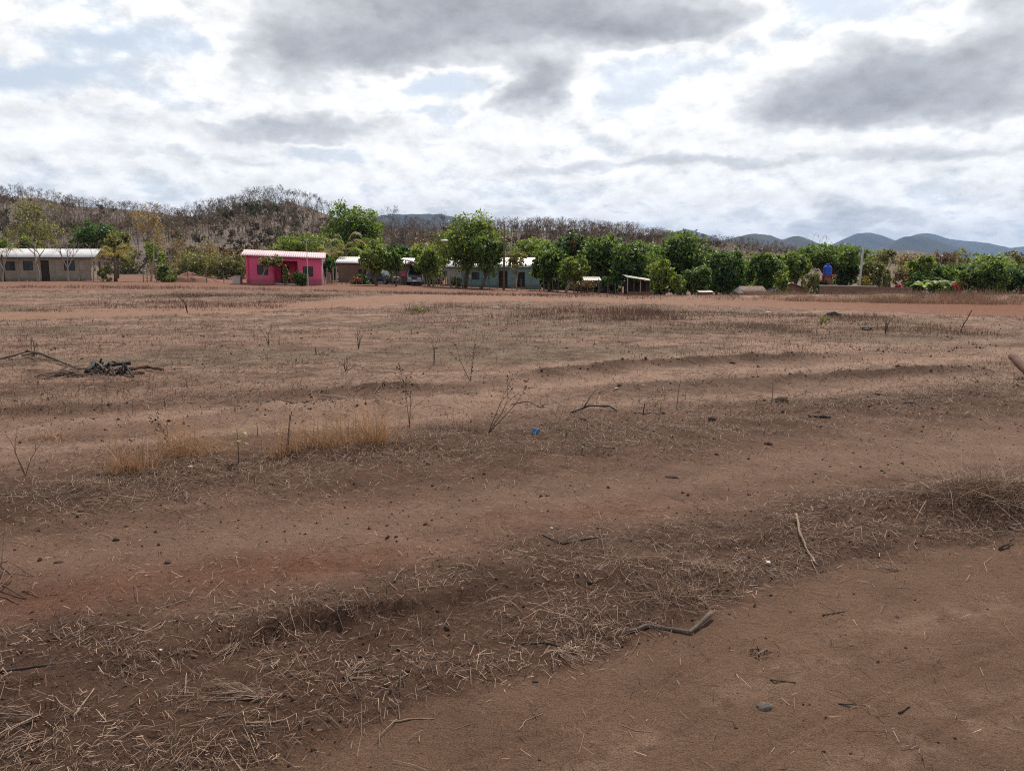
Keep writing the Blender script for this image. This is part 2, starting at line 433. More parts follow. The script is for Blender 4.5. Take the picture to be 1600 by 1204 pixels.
# ------------------------------------------------------------------ ground sheet, path and road
def build_ground():
    r1 = .7 * 1.0072 ** np.arange(0, 850); r1 = r1[r1 < 110]
    r2 = 110 * 1.03 ** np.arange(1, 180); r2 = r2[r2 < 14000]
    R = np.concatenate([r1, r2])
    fine = np.linspace(-41, 41, 330); side = np.concatenate([np.linspace(44, 66, 24), np.linspace(70, 180, 24)])
    A = np.radians(np.concatenate([-side[::-1][1:], fine, side[:-1], [180.]]))
    A = np.unique(np.round(A, 9)); A = A[:-1] if abs((A[-1] - A[0]) - 2 * math.pi) < 1e-6 else A
    na, nr = len(A), len(R)
    RR, AA = np.meshgrid(R, A, indexing='ij'); X = RR * np.sin(AA); Yv = RR * np.cos(AA)
    Z = H(X, Yv)
    X = np.append(X.ravel(), 0); Yv = np.append(Yv.ravel(), 0); Z = np.append(Z.ravel(), Z.ravel()[:na].mean())
    V = np.stack([X, Yv, Z], 1)
    i = np.arange(nr - 1)[:, None]; k = np.arange(na)[None, :]; kn = (k + 1) % na
    F = np.stack([i * na + k, i * na + kn, (i + 1) * na + kn, (i + 1) * na + k], -1).reshape(-1, 4)[:, ::-1]
    fan = np.stack([np.full(na, nr * na), np.arange(na), (np.arange(na) + 1) % na, np.full(na, nr * na)], 1)
    # soil colours, with soft cloud shade put into the near ground
    path, litter, track, berm, ra, rb, road = masks(X, Yv)
    n1 = fbm(X, Yv, .35, 4, 51); n2 = fbm(X, Yv, 1.6, 4, 52); n3 = fbm(X * .25, Yv, .8, 4, 53); n4 = fbm(X, Yv, 7., 3, 54)
    def C(*c): return np.array(c)[None, :]
    field = C(.150, .098, .075); dark = C(.048, .027, .019); red = C(.098, .046, .029); pale = C(.196, .132, .104); olive = C(.098, .076, .054)
    pathc = C(.098, .060, .042)
    def lerp(a, b, t): return a + (b - a) * np.clip(t, 0, 1)[:, None]
    far = ss(Yv, 8.5, 13)
    c = lerp(C(.088, .051, .036) + 0 * V, field, far)  # near ground darker: littered soil plus painted cloud shade
    c = lerp(c, pale, ss(n3, .5, .68) * (.35 + .5 * far))
    c = lerp(c, olive, ss(n1, .50, .62) * .7 * far * (1 - ss(Yv, 45, 60)))
    c = lerp(c, dark, ss(n2, .55, .72) * .5)
    n5 = fbm(X * .45, Yv, 4.2, 3, 57); c = lerp(c, dark * 1.3, ss(n5, .55, .68) * (.35 + .3 * far) * (1 - ss(Yv, 40, 50)))
    c = lerp(c, C(.128, .082, .061), track * .9 * (1 - .4 * n4))
    # red earth patches on the near side of the bare strip
    g = gp(430, 885); c = lerp(c, red * .95, np.exp(-(((X - g[0]) / .9) ** 2 + ((Yv - g[1] - .25 * (X - g[0])) / .26) ** 2)) * (.4 + .8 * n2))
    g = gp(930, 800); c = lerp(c, red * .85, .75 * np.exp(-(((X - g[0]) / .8) ** 2 + ((Yv - g[1] - .2 * (X - g[0])) / .2) ** 2)) * (.4 + .8 * n2))
    g = gp(60, 940); c = lerp(c, red * .85, .8 * np.exp(-(((X - g[0]) / .5) ** 2 + ((Yv - g[1]) / .25) ** 2)))
    c = lerp(c, dark, litter * (.55 + .5 * n4))
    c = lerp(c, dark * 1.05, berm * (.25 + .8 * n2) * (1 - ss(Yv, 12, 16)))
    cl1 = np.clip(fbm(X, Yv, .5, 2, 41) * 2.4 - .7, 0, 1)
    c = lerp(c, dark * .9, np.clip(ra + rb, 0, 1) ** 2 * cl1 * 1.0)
    c = lerp(c, pale * 1.02, np.exp(-((Yv - L_rut1(X) + 1.1) / .7) ** 2) * .8)
    c = lerp(c, pale, .7 * np.exp(-((Yv - L_rut2(X) + 1.0 + .5 * (n2 - .5)) / .42) ** 2)); c = lerp(c, pale, .6 * np.exp(-((Yv - L_rut1(X) - 1.0 + .8 * (n2 - .5)) / .5) ** 2))
    c = lerp(c, pathc * (.86 + .34 * n1)[:, None], path * .95)
    s = Yv - L_near(X); tread = path * (np.exp(-((s + .62) / .10) ** 2) + np.exp(-((s + 1.3) / .13) ** 2)) * ss(fbm(X, Yv, 11., 4, 59, .6), .50, .58)
    c = lerp(c, C(.165, .112, .084), tread * .5)
    roadc = lerp(C(.165, .098, .071) + 0 * V, C(.118, .050, .031), ss(X, 4, 20))
    c = lerp(c, roadc, road * .92)
    c = lerp(c, C(.125, .062, .042), ss(Yv, 46, 60) * .8)
    c = lerp(c, C(.085, .065, .045), ss(Yv, 110, 150))
    nearw = (1 - ss(Yv, 9, 22))[:, None]; c = c * (1.24 + nearw * np.array([[.07, .06, .04]])) * np.array([[1.03, 1.0, .95]]); grain = 1 - .65 * path - .35 * track * (1 - litter)
    def cut(name, faces, label):
        ids = np.unique(faces); mp = np.full(len(V), -1, np.int64); mp[ids] = np.arange(len(ids))
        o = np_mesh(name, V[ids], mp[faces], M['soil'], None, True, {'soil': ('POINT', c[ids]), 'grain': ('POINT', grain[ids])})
        return tag(o, label, None, None, 'structure')
    ctr = V[F].mean(1)
    mk = masks(ctr[:, 0], ctr[:, 1]); inreach = np.abs(np.arctan2(ctr[:, 0], ctr[:, 1])) < rad(60)
    fp = (mk[0] > .5) & inreach & (np.hypot(ctr[:, 0], ctr[:, 1]) < 16); fr = (mk[6] > .5) & inreach & ~fp
    fan3 = fan[:, [0, 1, 2]]
    cut('ground', F[~(fp | fr)], 'wide bare brown field of dry earth with ruts and litter')
    cut('dirt_path', F[fp], 'smooth brown dirt path with tyre marks in the foreground')
    cut('dirt_road', F[fr], 'reddish dirt road running across the far side of the field')
    np_mesh('near_ground', V[np.r_[0:na, nr * na]], np.stack([np.full(na, na), np.arange(na), (np.arange(na) + 1) % na], 1)[:, ::-1], M['soil'], None, True,
            {'soil': ('POINT', c[np.r_[0:na, nr * na]])})['kind'] = 'structure'


build_ground()

# ------------------------------------------------------------------ hills and mountains
SKY_L = [(-500, 318), (-200, 306), (0, 308), (60, 309), (110, 322), (160, 325), (230, 330), (280, 338), (325, 340), (370, 326), (410, 316), (440, 314), (480, 322), (540, 346), (620, 357), (700, 360),
         (800, 360), (880, 359), (960, 363), (1050, 373), (1120, 378), (1200, 387), (1260, 397), (1340, 407), (1500, 411), (2000, 412)]
YR = 420.


def ridge_z(x):
    pts = np.array([at(px, py, YR) for px, py in SKY_L]); return np.interp(x, pts[:, 0], pts[:, 2])


def hill_z(x, y):
    xs = x * YR / np.maximum(y, 60) * .6 + x * .4
    crest = ridge_z(xs) + 2.6
    t = np.where(y < YR, np.clip((y - 130) / (YR - 130), 0, 1) ** 1.15, 1 - .8 * np.clip((y - YR) / 330, 0, 1))
    return -2.6 + crest * t + (fbm(x, y, .02, 3, 61) - .5) * 7 * ss(y, 140, 260) * (1 - .7 * np.exp(-((y - YR) / 60) ** 2))


M['hill'] = material('hill_earth', (.072, .051, .039), .95, .4, .08, 0., c2=(.108, .077, .058))
M['mount'] = material('mountain', (.022, .028, .024), .95, .35, .004, 0.)


def build_hills():
    xs = np.linspace(-620, 760, 140); ys = np.concatenate([np.linspace(125, 430, 70), np.linspace(440, 780, 30)])
    X, Y = np.meshgrid(xs, ys); Z = hill_z(X, Y); n = len(xs)
    V = np.stack([X, Y, Z], -1).reshape(-1, 3)
    i = np.arange(len(ys) - 1)[:, None]; k = np.arange(n - 1)[None, :]
    F = np.stack([i * n + k, i * n + k + 1, (i + 1) * n + k + 1, (i + 1) * n + k], -1).reshape(-1, 4)
    tag(np_mesh('hill', V, F, M['hill'], None, True), 'brown hillside covered in leafless dry forest behind the houses', None, None, 'structure')

    def mountain(name, label, Y0, prof, depth, seed, mat):
        P = np.array([at(px, py, Y0) for px, py in prof])
        xs = np.linspace(P[0, 0], P[-1, 0], 120); crest = np.interp(xs, P[:, 0], P[:, 2])
        k = np.ones(3) / 3; crest = np.convolve(np.pad(crest, 1, 'edge'), k, 'valid')
        v = np.linspace(-1, 1, 36)
        XX, VV = np.meshgrid(xs, v); prof_ = np.clip(1 - np.abs(VV) ** 1.15, 0, 1)
        g = fbm(XX / depth * 7, VV * 2.2, 1.0, 4, seed) - .5
        ZZ = -30 + (crest[None, :] + 30) * prof_ * (1 + .42 * g * (1 - prof_) * 2) + (crest.max() * .035) * (fbm(XX / depth * 40, VV * 9, 1., 3, seed + 3) - .5)
        V = np.stack([XX + g * depth * .12 * (1 - prof_), Y0 + VV * depth, ZZ], -1).reshape(-1, 3); n = len(xs)
        i = np.arange(len(v) - 1)[:, None]; kk = np.arange(n - 1)[None, :]
        F = np.stack([i * n + kk, i * n + kk + 1, (i + 1) * n + kk + 1, (i + 1) * n + kk], -1).reshape(-1, 4)
        tag(np_mesh(name, V, F, mat, None, True), label, None, None, 'structure')
    mountain('mountain', 'far blue mountain, leftmost of the three peaks at the right', 7200, [(1240, 412), (1300, 383), (1340, 364), (1358, 363), (1385, 373), (1420, 390), (1480, 412)], 1300, 70, M['mount'])
    mountain('mountain', 'darker blue mountain standing in front of the other two peaks', 5200, [(1330, 412), (1390, 384), (1415, 369), (1432, 367), (1470, 380), (1500, 393), (1560, 412)], 900, 74, M['mount'])
    mountain('mountain', 'long pale blue mountain trailing off to the right edge', 8600, [(1370, 412), (1425, 368), (1441, 363), (1460, 366), (1480, 373), (1540, 379), (1572, 387), (1600, 385), (1640, 378), (1720, 390), (1900, 410)], 1500, 78, M['mount'])
    mountain('mountain', 'low blue double-topped hill left of the flat-topped tree', 3600, [(1090, 410), (1120, 376), (1150, 370), (1175, 364), (1200, 366), (1222, 374), (1243, 367), (1262, 373), (1300, 392), (1360, 412)], 700, 82, M['mount'])
    mountain('mountain', 'flat blue ridge behind the bare trees left of centre', 4200, [(480, 410), (560, 345), (600, 334), (690, 333), (725, 341), (800, 362), (900, 410)], 800, 86, M['mount'])
    mountain('mountain', 'faint pale blue peak beyond the wooded ridge at centre', 9000, [(960, 410), (1040, 366), (1070, 357), (1085, 360), (1130, 376), (1200, 410)], 1300, 90, M['mount'])
    mountain('dark_hill', 'dark brown knoll with a few trees below the blue mountains', 900, [(1320, 412), (1355, 400), (1385, 392), (1420, 390), (1450, 394), (1475, 405), (1510, 413)], 130, 94, M['hill'])


build_hills()


def build_haze():
    m = bpy.data.materials.new('haze_air'); m.use_nodes = True; w = NT(m.node_tree); w.n.clear()
    out = w.new('ShaderNodeOutputMaterial'); v = w.new('ShaderNodeVolumePrincipled')
    v.inputs['Color'].default_value = (.36, .57, .97, 1); v.inputs['Density'].default_value = 5.2e-5; v.inputs['Anisotropy'].default_value = .0
    w.l.new(v.outputs[0], out.inputs['Volume'])
    o = MB().box((-9800, -9800, -45), (9800, 9800, 420)).build('haze', m)
    tag(o, 'pale blue haze filling the air over the land', None, None, 'stuff')


build_haze()

# ------------------------------------------------------------------ plant builders
def segs_mesh(P0, P1, R0, R1, n=4):
    P0, P1 = np.asarray(P0, float), np.asarray(P1, float); R0, R1 = np.asarray(R0, float), np.asarray(R1, float)
    t = P1 - P0; t /= np.linalg.norm(t, axis=1)[:, None] + 1e-9
    ref = np.where(np.abs(t[:, 2:3]) > .8, np.array([[1., 0, 0]]), np.array([[0, 0, 1.]]))
    a = np.cross(t, ref); a /= np.linalg.norm(a, axis=1)[:, None] + 1e-9; b = np.cross(t, a)
    V = []
    for k in range(n):
        q = 2 * math.pi * k / n; off = a * math.cos(q) + b * math.sin(q)
        V += [P0 + off * R0[:, None], P1 + off * R1[:, None]]
    V = np.stack(V, 1); m = len(P0); base = (np.arange(m) * 2 * n)[:, None]
    F = np.concatenate([base + np.array([[2 * k, 2 * ((k + 1) % n), 2 * ((k + 1) % n) + 1, 2 * k + 1]]) for k in range(n)], 0)
    return V.reshape(-1, 3), F


def branch_segs(rs, base, h, r0, depth=5, spread=.55, up=.25, nchild=(2, 3), trunk=.28, shrink=.72, segs=2):
    """recursive limbs; returns segments and twig ends"""
    S = []; ends = []
    def go(p, d, L, r, lev):
        q = p
        for k in range(segs):
            d = d + rs.normal(0, .10, 3); d[2] += .03; d /= np.linalg.norm(d)
            q2 = q + d * L / segs; r2 = r * (1 - .22 / segs * (k + 1))
            S.append((q, q2, r * (1 - .22 / segs * k), r2)); q = q2
        if lev == 0: ends.append(q); return
        for _ in range(rs.integers(nchild[0], nchild[1] + 1)):
            nd = d + rs.normal(0, spread, 3) + np.array((0, 0, up)); nd /= np.linalg.norm(nd)
            go(q, nd, L * shrink * rs.uniform(.75, 1.2), r * .62, lev - 1)
        if lev <= 2 and rs.random() < .6:
            ends.append(q)
    d0 = np.array((rs.normal(0, .06), rs.normal(0, .06), 1.)); go(np.array(base, float), d0 / np.linalg.norm(d0), h * trunk, r0, depth)
    return S, np.array(ends)


def leaf_quads(C, size, rs, out=None, droop=.2, wide=.5):
    """one bent leaf (two triangles as a rhombus) at each centre"""
    n = len(C); A = rs.normal(0, 1, (n, 3)); A[:, 2] -= droop; A /= np.linalg.norm(A, axis=1)[:, None]
    N = rs.normal(0, .75, (n, 3)) + np.array((0, 0, .6))
    if out is not None: N = N + out * .9
    B = np.cross(N, A); B /= np.linalg.norm(B, axis=1)[:, None] + 1e-9
    s = (size * rs.uniform(.65, 1.35, n))[:, None]
    V = np.stack([C - A * s * .5, C + B * s * wide * .5, C + A * s * .5, C - B * s * wide * .5], 1).reshape(-1, 3)
    return V, (np.arange(n) * 4)[:, None] + np.arange(4)[None, :]


def crown_cloud(c, rx, ry, rz, n, rs, lobes=12, clumps=150, lobe_r=.46, flat=0.):
    """leaf centres clumped on overlapping lobes, with gaps between"""
    L = rs.normal(0, 1, (lobes, 3)); L /= np.linalg.norm(L, axis=1)[:, None]; L[:, 2] = L[:, 2] * (1 - flat) + .10
    L *= rs.uniform(.35, .66, lobes)[:, None]
    lr = lobe_r * rs.uniform(.7, 1.2, lobes)
    li = rs.integers(0, lobes, clumps); D = rs.normal(0, 1, (clumps, 3)); D[:, 2] += .35; D /= np.linalg.norm(D, axis=1)[:, None]
    K = L[li] + D * lr[li][:, None] * rs.uniform(.68, 1.03, clumps)[:, None]
    k = rs.integers(0, clumps, n)
    sg = rs.uniform(.045, .095, clumps)
    P = K[k] + rs.normal(0, 1, (n, 3)) * sg[k][:, None]
    O = P / (np.linalg.norm(P, axis=1)[:, None] + 1e-6)
    tint = np.clip(rs.uniform(.15, .75, clumps)[k] + rs.normal(0, .2, n), 0, 1)
    return np.array(c) + P * np.array((rx, ry, rz)), O, tint, np.array(c) + L * np.array((rx, ry, rz))


def leafy_tree(name, label, l, r, top, bot, Y, leaf='mango', base=None, n=4200, size=.26, lobes=12, clumps=170, lobe_r=.46, flat=0., seed=0, group=None, cat='tree', trunk_r=.16, stems=1, bark='bark', px=None, droop=.2, depth_f=.9):
    rs = np.random.default_rng(1000 + seed)
    pc = (l + r) / 2 if px is None else px
    a = at(l, (top + bot) / 2, Y); b = at(r, (top + bot) / 2, Y); tp = at((l + r) / 2, top, Y); bt = at((l + r) / 2, bot, Y)
    rx = (b[0] - a[0]) / 2 * 1.10; rz = (tp[2] - bt[2]) / 2 * 1.12; c = np.array(((a[0] + b[0]) / 2, Y, (tp[2] + bt[2]) / 2)); ry = max(rx * depth_f, .3)
    gx = at(pc, 440, Y)[0]; gz = float(Hbase(gx, Y)) - .03
    root = empty(name, (gx, Y, gz)); tag(root, label, cat, group); o3 = np.array((gx, Y, gz))
    P, O, tint, L = crown_cloud(c, rx, ry, rz, int(n * 1.4), rs, int(lobes * 1.4), int(clumps * 1.4), lobe_r * 1.06, flat)
    keep = P[:, 2] > gz + .05; P, O, tint = P[keep], O[keep], tint[keep]
    V, F = leaf_quads(P, size * 1.27, rs, O, droop, .56)
    np_mesh('crown', V - o3, F, LEAF[leaf], root, False, {'tint': ('FACE', tint)})
    fork = max((bt[2] - gz) * .85, rz * .5)
    mb = MB()
    for s in range(stems):
        off = np.array((rs.normal(0, .12 + .12 * (stems > 1)), rs.normal(0, .1), 0)) * (stems > 1) * min(1., rx)
        f0 = off + np.array(((c[0] - gx) * .5 * (1 if stems == 1 else rs.uniform(.6, 1.4)) + off[0] * 1.5, 0, fork))
        rr = trunk_r / stems ** .45
        mid = off + (f0 - off) * .5 + np.array((rs.normal(0, .06), rs.normal(0, .05), 0)) * min(1., rz)
        mb.tube([off + (0, 0, 0), mid, f0], [rr * 1.2, rr, rr * .82], 7)
        pick = L[s::stems]
        for q in pick:
            e = q - o3; m1 = f0 + (e - f0) * .5 + np.array((0, 0, .12 * rz)) + rs.normal(0, .1, 3) * min(1., rz)
            mb.tube([f0, m1, e], [rr * .6, rr * .34, rr * .12], 5, False)
    mb.build('trunk', M[bark], root, True)
    return root


def bush(name, label, l, r, top, bot, Y, leaf='olive', seed=0, n=1600, size=.2, group=None, cat='bush', lobes=7, **k):
    return leafy_tree(name, label, l, r, top, bot, Y, leaf, n=n, size=size, lobes=lobes, clumps=k.pop('clumps', 80), seed=seed, group=group, cat=cat, trunk_r=k.pop('trunk_r', .05), stems=k.pop('stems', 3), **k)


def bare_tree(name, label, px, top, Y, seed=0, r0=.1, depth=5, leaf=None, nleaf=0, group=None, bark='bark_grey', spread=.5, size=.14, trunk=.26, up=.25, twig=1.0, shrink=.74, base=None):
    rs = np.random.default_rng(2000 + seed)
    g = at(px, 440, Y); gz = float(Hbase(g[0], Y)) - .03; h = at(px, top, Y)[2] - gz
    S, E = branch_segs(rs, (0, 0, 0), h, r0, depth, spread, up, trunk=trunk, shrink=shrink)
    P0 = np.array([s[0] for s in S]); P1 = np.array([s[1] for s in S]); k = h / max(P1[:, 2].max(), .1)
    P0 *= k; P1 *= k; E = E * k
    R0 = np.maximum([s[2] for s in S], .011 * twig); R1 = np.maximum([s[3] for s in S], .009 * twig)
    root = empty(name, (g[0], Y, gz), 0); tag(root, label, 'tree', group)
    big = np.array(R0) > r0 * .5
    V, F = segs_mesh(P0[big], P1[big], np.array(R0)[big], np.array(R1)[big], 7); np_mesh('trunk', V, F, M[bark], root, True)
    V, F = segs_mesh(P0[~big], P1[~big], np.array(R0)[~big], np.array(R1)[~big], 3); np_mesh('branches', V, F, M[bark], root)
    if leaf:
        C = E[rs.integers(0, len(E), nleaf)] + rs.normal(0, .12 * h / 5, (nleaf, 3)); V, F = leaf_quads(C, size, rs)
        np_mesh('crown', V, F, LEAF[leaf], root, False, {'tint': ('FACE', np.clip(rs.normal(.5, .25, nleaf), 0, 1))})
    return root


def frond_mesh(L, droop, rs, leafw=.05, nl=16, hang=.35, lean=0.6):
    """rachis with two rows of leaflets, along +x"""
    t = np.linspace(0, 1, nl + 1); x = L * t * (1 - .18 * droop * t); z = L * (lean * t - (droop + lean * .6) * t ** 2)
    V = []; F = []
    def quad(a, b, c, d):
        k = len(V); V.extend([a, b, c, d]); F.append((k, k + 1, k + 2, k + 3))
    for i in range(nl):
        p, q = np.array((x[i], 0, z[i])), np.array((x[i + 1], 0, z[i + 1])); w = .022 * L / 3 * (1.2 - t[i])
        quad(p + (0, -w, 0), q + (0, -w, 0), q + (0, w, 0), p + (0, w, 0))
        if t[i] < .12: continue
        ll = L * .30 * math.sin(math.pi * min(1, .18 + t[i] * .82)) ** .6
        for sgn in (-1, 1):
            dv = np.array((.55, sgn * .8, -hang * rs.uniform(.5, 1.5))); dv = dv / np.linalg.norm(dv) * ll * rs.uniform(.8, 1.1)
            m_ = (p + q) / 2; wv = np.array((1, 0, 0)) * leafw * L / 3
            quad(m_ - wv, m_ + dv * .6 - wv * .8, m_ + dv, m_ + wv)
    return np.array(V), np.array(F)


def palm(name, label, px, crown_py, Y, L, n, leaf, seed=0, trunk_r=.12, group=None, dead=0):
    rs = np.random.default_rng(3000 + seed); g = at(px, 440, Y); gz = float(Hbase(g[0], Y)) - .03; h = at(px, crown_py, Y)[2] - gz
    root = empty(name, (g[0], Y, gz)); tag(root, label, 'palm tree', group)
    mb = MB(); mb.tube([(0, 0, 0), (.05, 0, h * .4), (.02, 0, h)], [trunk_r * 1.3, trunk_r, trunk_r * .8], 9); mb.build('trunk', M['bark'], root, True)
    for k in range(n):
        lean = rs.uniform(.4, 1.7) if k % 3 else rs.uniform(1.5, 2.6); V, F = frond_mesh(L * rs.uniform(.8, 1.1) / (1 + .22 * lean), rs.uniform(.35, .9), rs, lean=lean)
        o = np_mesh('frond', V, F, LEAF[leaf if k >= dead else 'tan'], root, False, {'tint': ('FACE', np.clip(rs.normal(.5, .2, len(F)), 0, 1))})
        o.location = (.02, 0, h); o.rotation_euler = (0, 0, 2.4 * k + rs.normal(0, .2))
    return root


def banana(name, label, px, top, Y, seed=0, group=None):
    rs = np.random.default_rng(3500 + seed); g = at(px, 440, Y); gz = float(Hbase(g[0], Y)) - .03; h = at(px, top, Y)[2] - gz
    root = empty(name, (g[0], Y, gz)); tag(root, label, 'banana plant', group)
    MB().tube([(0, 0, 0), (0, 0, h * .3), (.03, 0, h * .55)], [.13, .10, .07], 8).build('stem', LEAFSTEM, root, True)
    for k in range(8):
        L = h * rs.uniform(.5, .7); t = np.linspace(0, 1, 8); lean = rs.uniform(.9, 2.2)
        x = L * t * .7; z = L * (lean * t - (.3 + lean * .75) * t * t) * .6; w = .16 * L * np.sin(np.pi * np.clip(.1 + t * .9, 0, 1)) ** .7
        V = np.concatenate([np.stack([x, -w, z - w * .3], 1), np.stack([x, 0 * w, z], 1), np.stack([x, w, z - w * .3], 1)])
        F = np.array([(i, i + 1, i + 9, i + 8) for i in range(7)] + [(i + 8, i + 9, i + 17, i + 16) for i in range(7)])
        o = np_mesh('leaf', V, F, LEAF['mango'], root, False, {'tint': ('FACE', np.full(14, rs.uniform(.5, 1)))}); o.location = (0, 0, h * .52); o.rotation_euler = (0, 0, 2.4 * k)
    return root


LEAFSTEM = material('banana_stem', (.16, .17, .06), .7, .3, 6.)


# ------------------------------------------------------------------ the dry forest on the hills
def proto_bare(seed, h=7., depth=5, spread=.5, trunk=.3, fuzz=0):
    """far leafless tree: round limbs, flat twigs; returns V, F"""
    rs = np.random.default_rng(4000 + seed); S, E = branch_segs(rs, (0, 0, 0), h, .13, depth, spread, .2, trunk=trunk, segs=1, shrink=.74)
    P0 = np.array([s[0] for s in S]); P1 = np.array([s[1] for s in S]); k = h / P1[:, 2].max(); P0 *= k; P1 *= k; E = E * k
    R0 = np.maximum([s[2] for s in S], .030); R1 = np.maximum([s[3] for s in S], .018); big = R0 > .05
    V, F = segs_mesh(P0[big], P1[big], R0[big], R1[big], 3)
    a_, b_, r0, r1 = P0[~big], P1[~big], R0[~big][:, None], R1[~big][:, None]; n = len(a_)
    sd = rs.normal(0, 1, (n, 3)); sd = np.cross(sd, b_ - a_); sd /= np.linalg.norm(sd, axis=1)[:, None] + 1e-9
    V2 = np.stack([a_ - sd * r0, a_ + sd * r0, b_ + sd * r1, b_ - sd * r1], 1).reshape(-1, 3); F2 = (np.arange(n) * 4)[:, None] + np.arange(4)
    Vs, Fs = [V, V2], [F, F2 + len(V)]
    if fuzz:
        C = E[rs.integers(0, len(E), fuzz)] + rs.normal(0, .014 * h, (fuzz, 3)); V3, F3 = leaf_quads(C, .085 * h, rs, None, -.6, .085); Vs.append(V3); Fs.append(F3 + len(V) + len(V2))
    return np.concatenate(Vs), np.concatenate(Fs)


M['forest_wood'] = material('forest_wood', (.105, .080, .068), .95, .25, .6)
M['forest_mix'] = None


def build_forest():
    m = bpy.data.materials.new('dry_forest'); m.use_nodes = True; w = NT(m.node_tree); p = w.n['Principled BSDF']
    a = w.new('ShaderNodeAttribute', attribute_name='col').outputs['Color']; w.l.new(a, p.inputs['Base Color']); p.inputs['Roughness'].default_value = .95; p.inputs['Specular IOR Level'].default_value = .1
    rs = np.random.default_rng(99)
    protos = []
    for k in range(4):
        V, F = proto_bare(k, 7., 3, .6, .24, 105); protos.append((V, F, 0))
    for k in range(3):       # leafy or half-leafy scrub
        P, O, tint, L = crown_cloud((0, 0, 3.2), 2.6, 2.6, 2.4, 110, rs, 7, 34); V, F = leaf_quads(P, .95, rs, O)
        V2, F2 = proto_bare(20 + k, 5., 2, .5, .3); protos.append((np.concatenate([V, V2]), np.concatenate([F, F2 + len(V)]), len(F)))
    N = 3900
    xs = []; ys = []
    while len(xs) < N:
        y = 132 + (YR - 146) * rs.random() ** .8; px = rs.uniform(-120, 1720); x = at(px, 400, y)[0]
        if px > 1280 and y > 330: continue
        if px > 1280 and rs.random() < .5: continue
        xs.append(x); ys.append(y)
    xs = np.array(xs); ys = np.array(ys); zs = hill_z(xs, ys)
    dens = fbm(xs, ys, .02, 3, 65)
    VV = []; FF = []; CC = []; nb = 0
    for i in range(N):
        leafy = rs.random() < (.14 + .4 * (dens[i] > .56) * (ys[i] < 330) + .45 * (ys[i] < 200))
        V, F, nl = protos[rs.integers(4, 7) if leafy else rs.integers(0, 4)]
        sc_ = rs.uniform(.6, 1.2) * np.interp(xs[i] / ys[i], [.1, .3], [1., .55]) * (.85 if leafy else 1) * np.interp(ys[i], [130, 190, 250, 350, 405], [.6, .75, 1.0, 1.05, .75]); a_ = rs.uniform(0, 6.28); ca, sa = math.cos(a_) * sc_, math.sin(a_) * sc_
        W = np.stack([V[:, 0] * ca - V[:, 1] * sa + xs[i], V[:, 0] * sa + V[:, 1] * ca + ys[i], V[:, 2] * sc_ + zs[i] - .2], 1)
        VV.append(W); FF.append(F + nb); nb += len(W)
        wood = np.array((.182, .136, .094)) * rs.uniform(.75, 1.25) * np.array((1, rs.uniform(.93, 1.03), rs.uniform(.9, 1.1)))
        lf = [np.array((.095, .09, .045)), np.array((.13, .105, .06)), np.array((.105, .068, .042)), np.array((.06, .072, .03))][rs.integers(0, 4)] * rs.uniform(.7, 1.2)
        c = np.tile(wood, (len(F), 1)); c[:nl] = lf * rs.uniform(.75, 1.25, (nl, 1)); CC.append(c)
    o = np_mesh('dry_forest', np.concatenate(VV), np.concatenate(FF), m, None, False, {'col': ('FACE', np.concatenate(CC))})
    tag(o, 'leafless grey brown forest covering the hillside behind the village', 'forest', None, 'stuff')


build_forest()


def build_skyline():
    rs = np.random.default_rng(123); meshes = []
    for k in range(6):
        V, F = proto_bare(50 + k, 8., 5, [.42, .5, .58][k % 3], [.38, .46, .34][k % 3], 110)
        meshes.append(np_mesh('bare_tree', V, F, M['forest_wood'], None, False, link_it=False))
    zones = [(-8, 118, 26, 5.2, 7.4, 'leafless tree on the left hilltop skyline above the grey block house', 'bare trees on the left hilltop'),
             (122, 292, 26, 4.6, 6.2, 'leafless tree on the saddle skyline between the two hilltops', 'bare trees on the saddle'),
             (296, 520, 44, 7.0, 9.6, 'leafless tree crowning the rounded hill above the pink house', 'bare trees on the rounded hill'),
             (545, 690, 18, 6.0, 8.6, 'leafless tree on the ridge in front of the flat blue mountain', 'bare trees before the blue ridge'),
             (750, 1000, 44, 5.4, 7.6, 'leafless tree on the long ridge behind the teal house', 'bare trees on the long ridge'),
             (1004, 1230, 30, 3.6, 5.0, 'leafless tree on the low ridge falling away to the right', 'bare trees on the falling ridge')]
    for a, b, n, h0, h1, lab, grp in zones:
        for i in range(n):
            px = a + (b - a) * (i + rs.uniform(.1, .9)) / n; Y = YR + rs.uniform(-16, 6); x = at(px, 320, Y)[0]
            o = link('bare_tree', meshes[rs.integers(0, 6)]); s = rs.uniform(h0, h1) / 8.
            o.location = (x, Y, float(hill_z(np.array(x), np.array(Y))) - .25); o.scale = (s * rs.uniform(.85, 1.2), s, s); o.rotation_euler = (0, 0, rs.uniform(0, 6.28))
            tag(o, lab, 'tree', grp)
    # the few that stand out
    for px, top, lab in ((38, 283, 'tallest leafless tree on the left hilltop skyline'), (692, 330, 'lone thin leafless tree poking above the green tree at centre'),
                         (612, 320, 'wide leafless tree right behind the big dark mango tree'), (757, 330, 'tall leafless tree just left of the dark utility pole')):
        x = at(px, 340, YR - 20)[0]; z = float(hill_z(np.array(x), np.array(YR - 20.)))
        o = link('bare_tree', meshes[int(px) % 3]); s = (at(px, top, YR - 20)[2] - z) / 8; o.location = (x, YR - 20, z - .2); o.scale = (s * .8, s * .8, s); tag(o, lab, 'tree')


build_skyline()

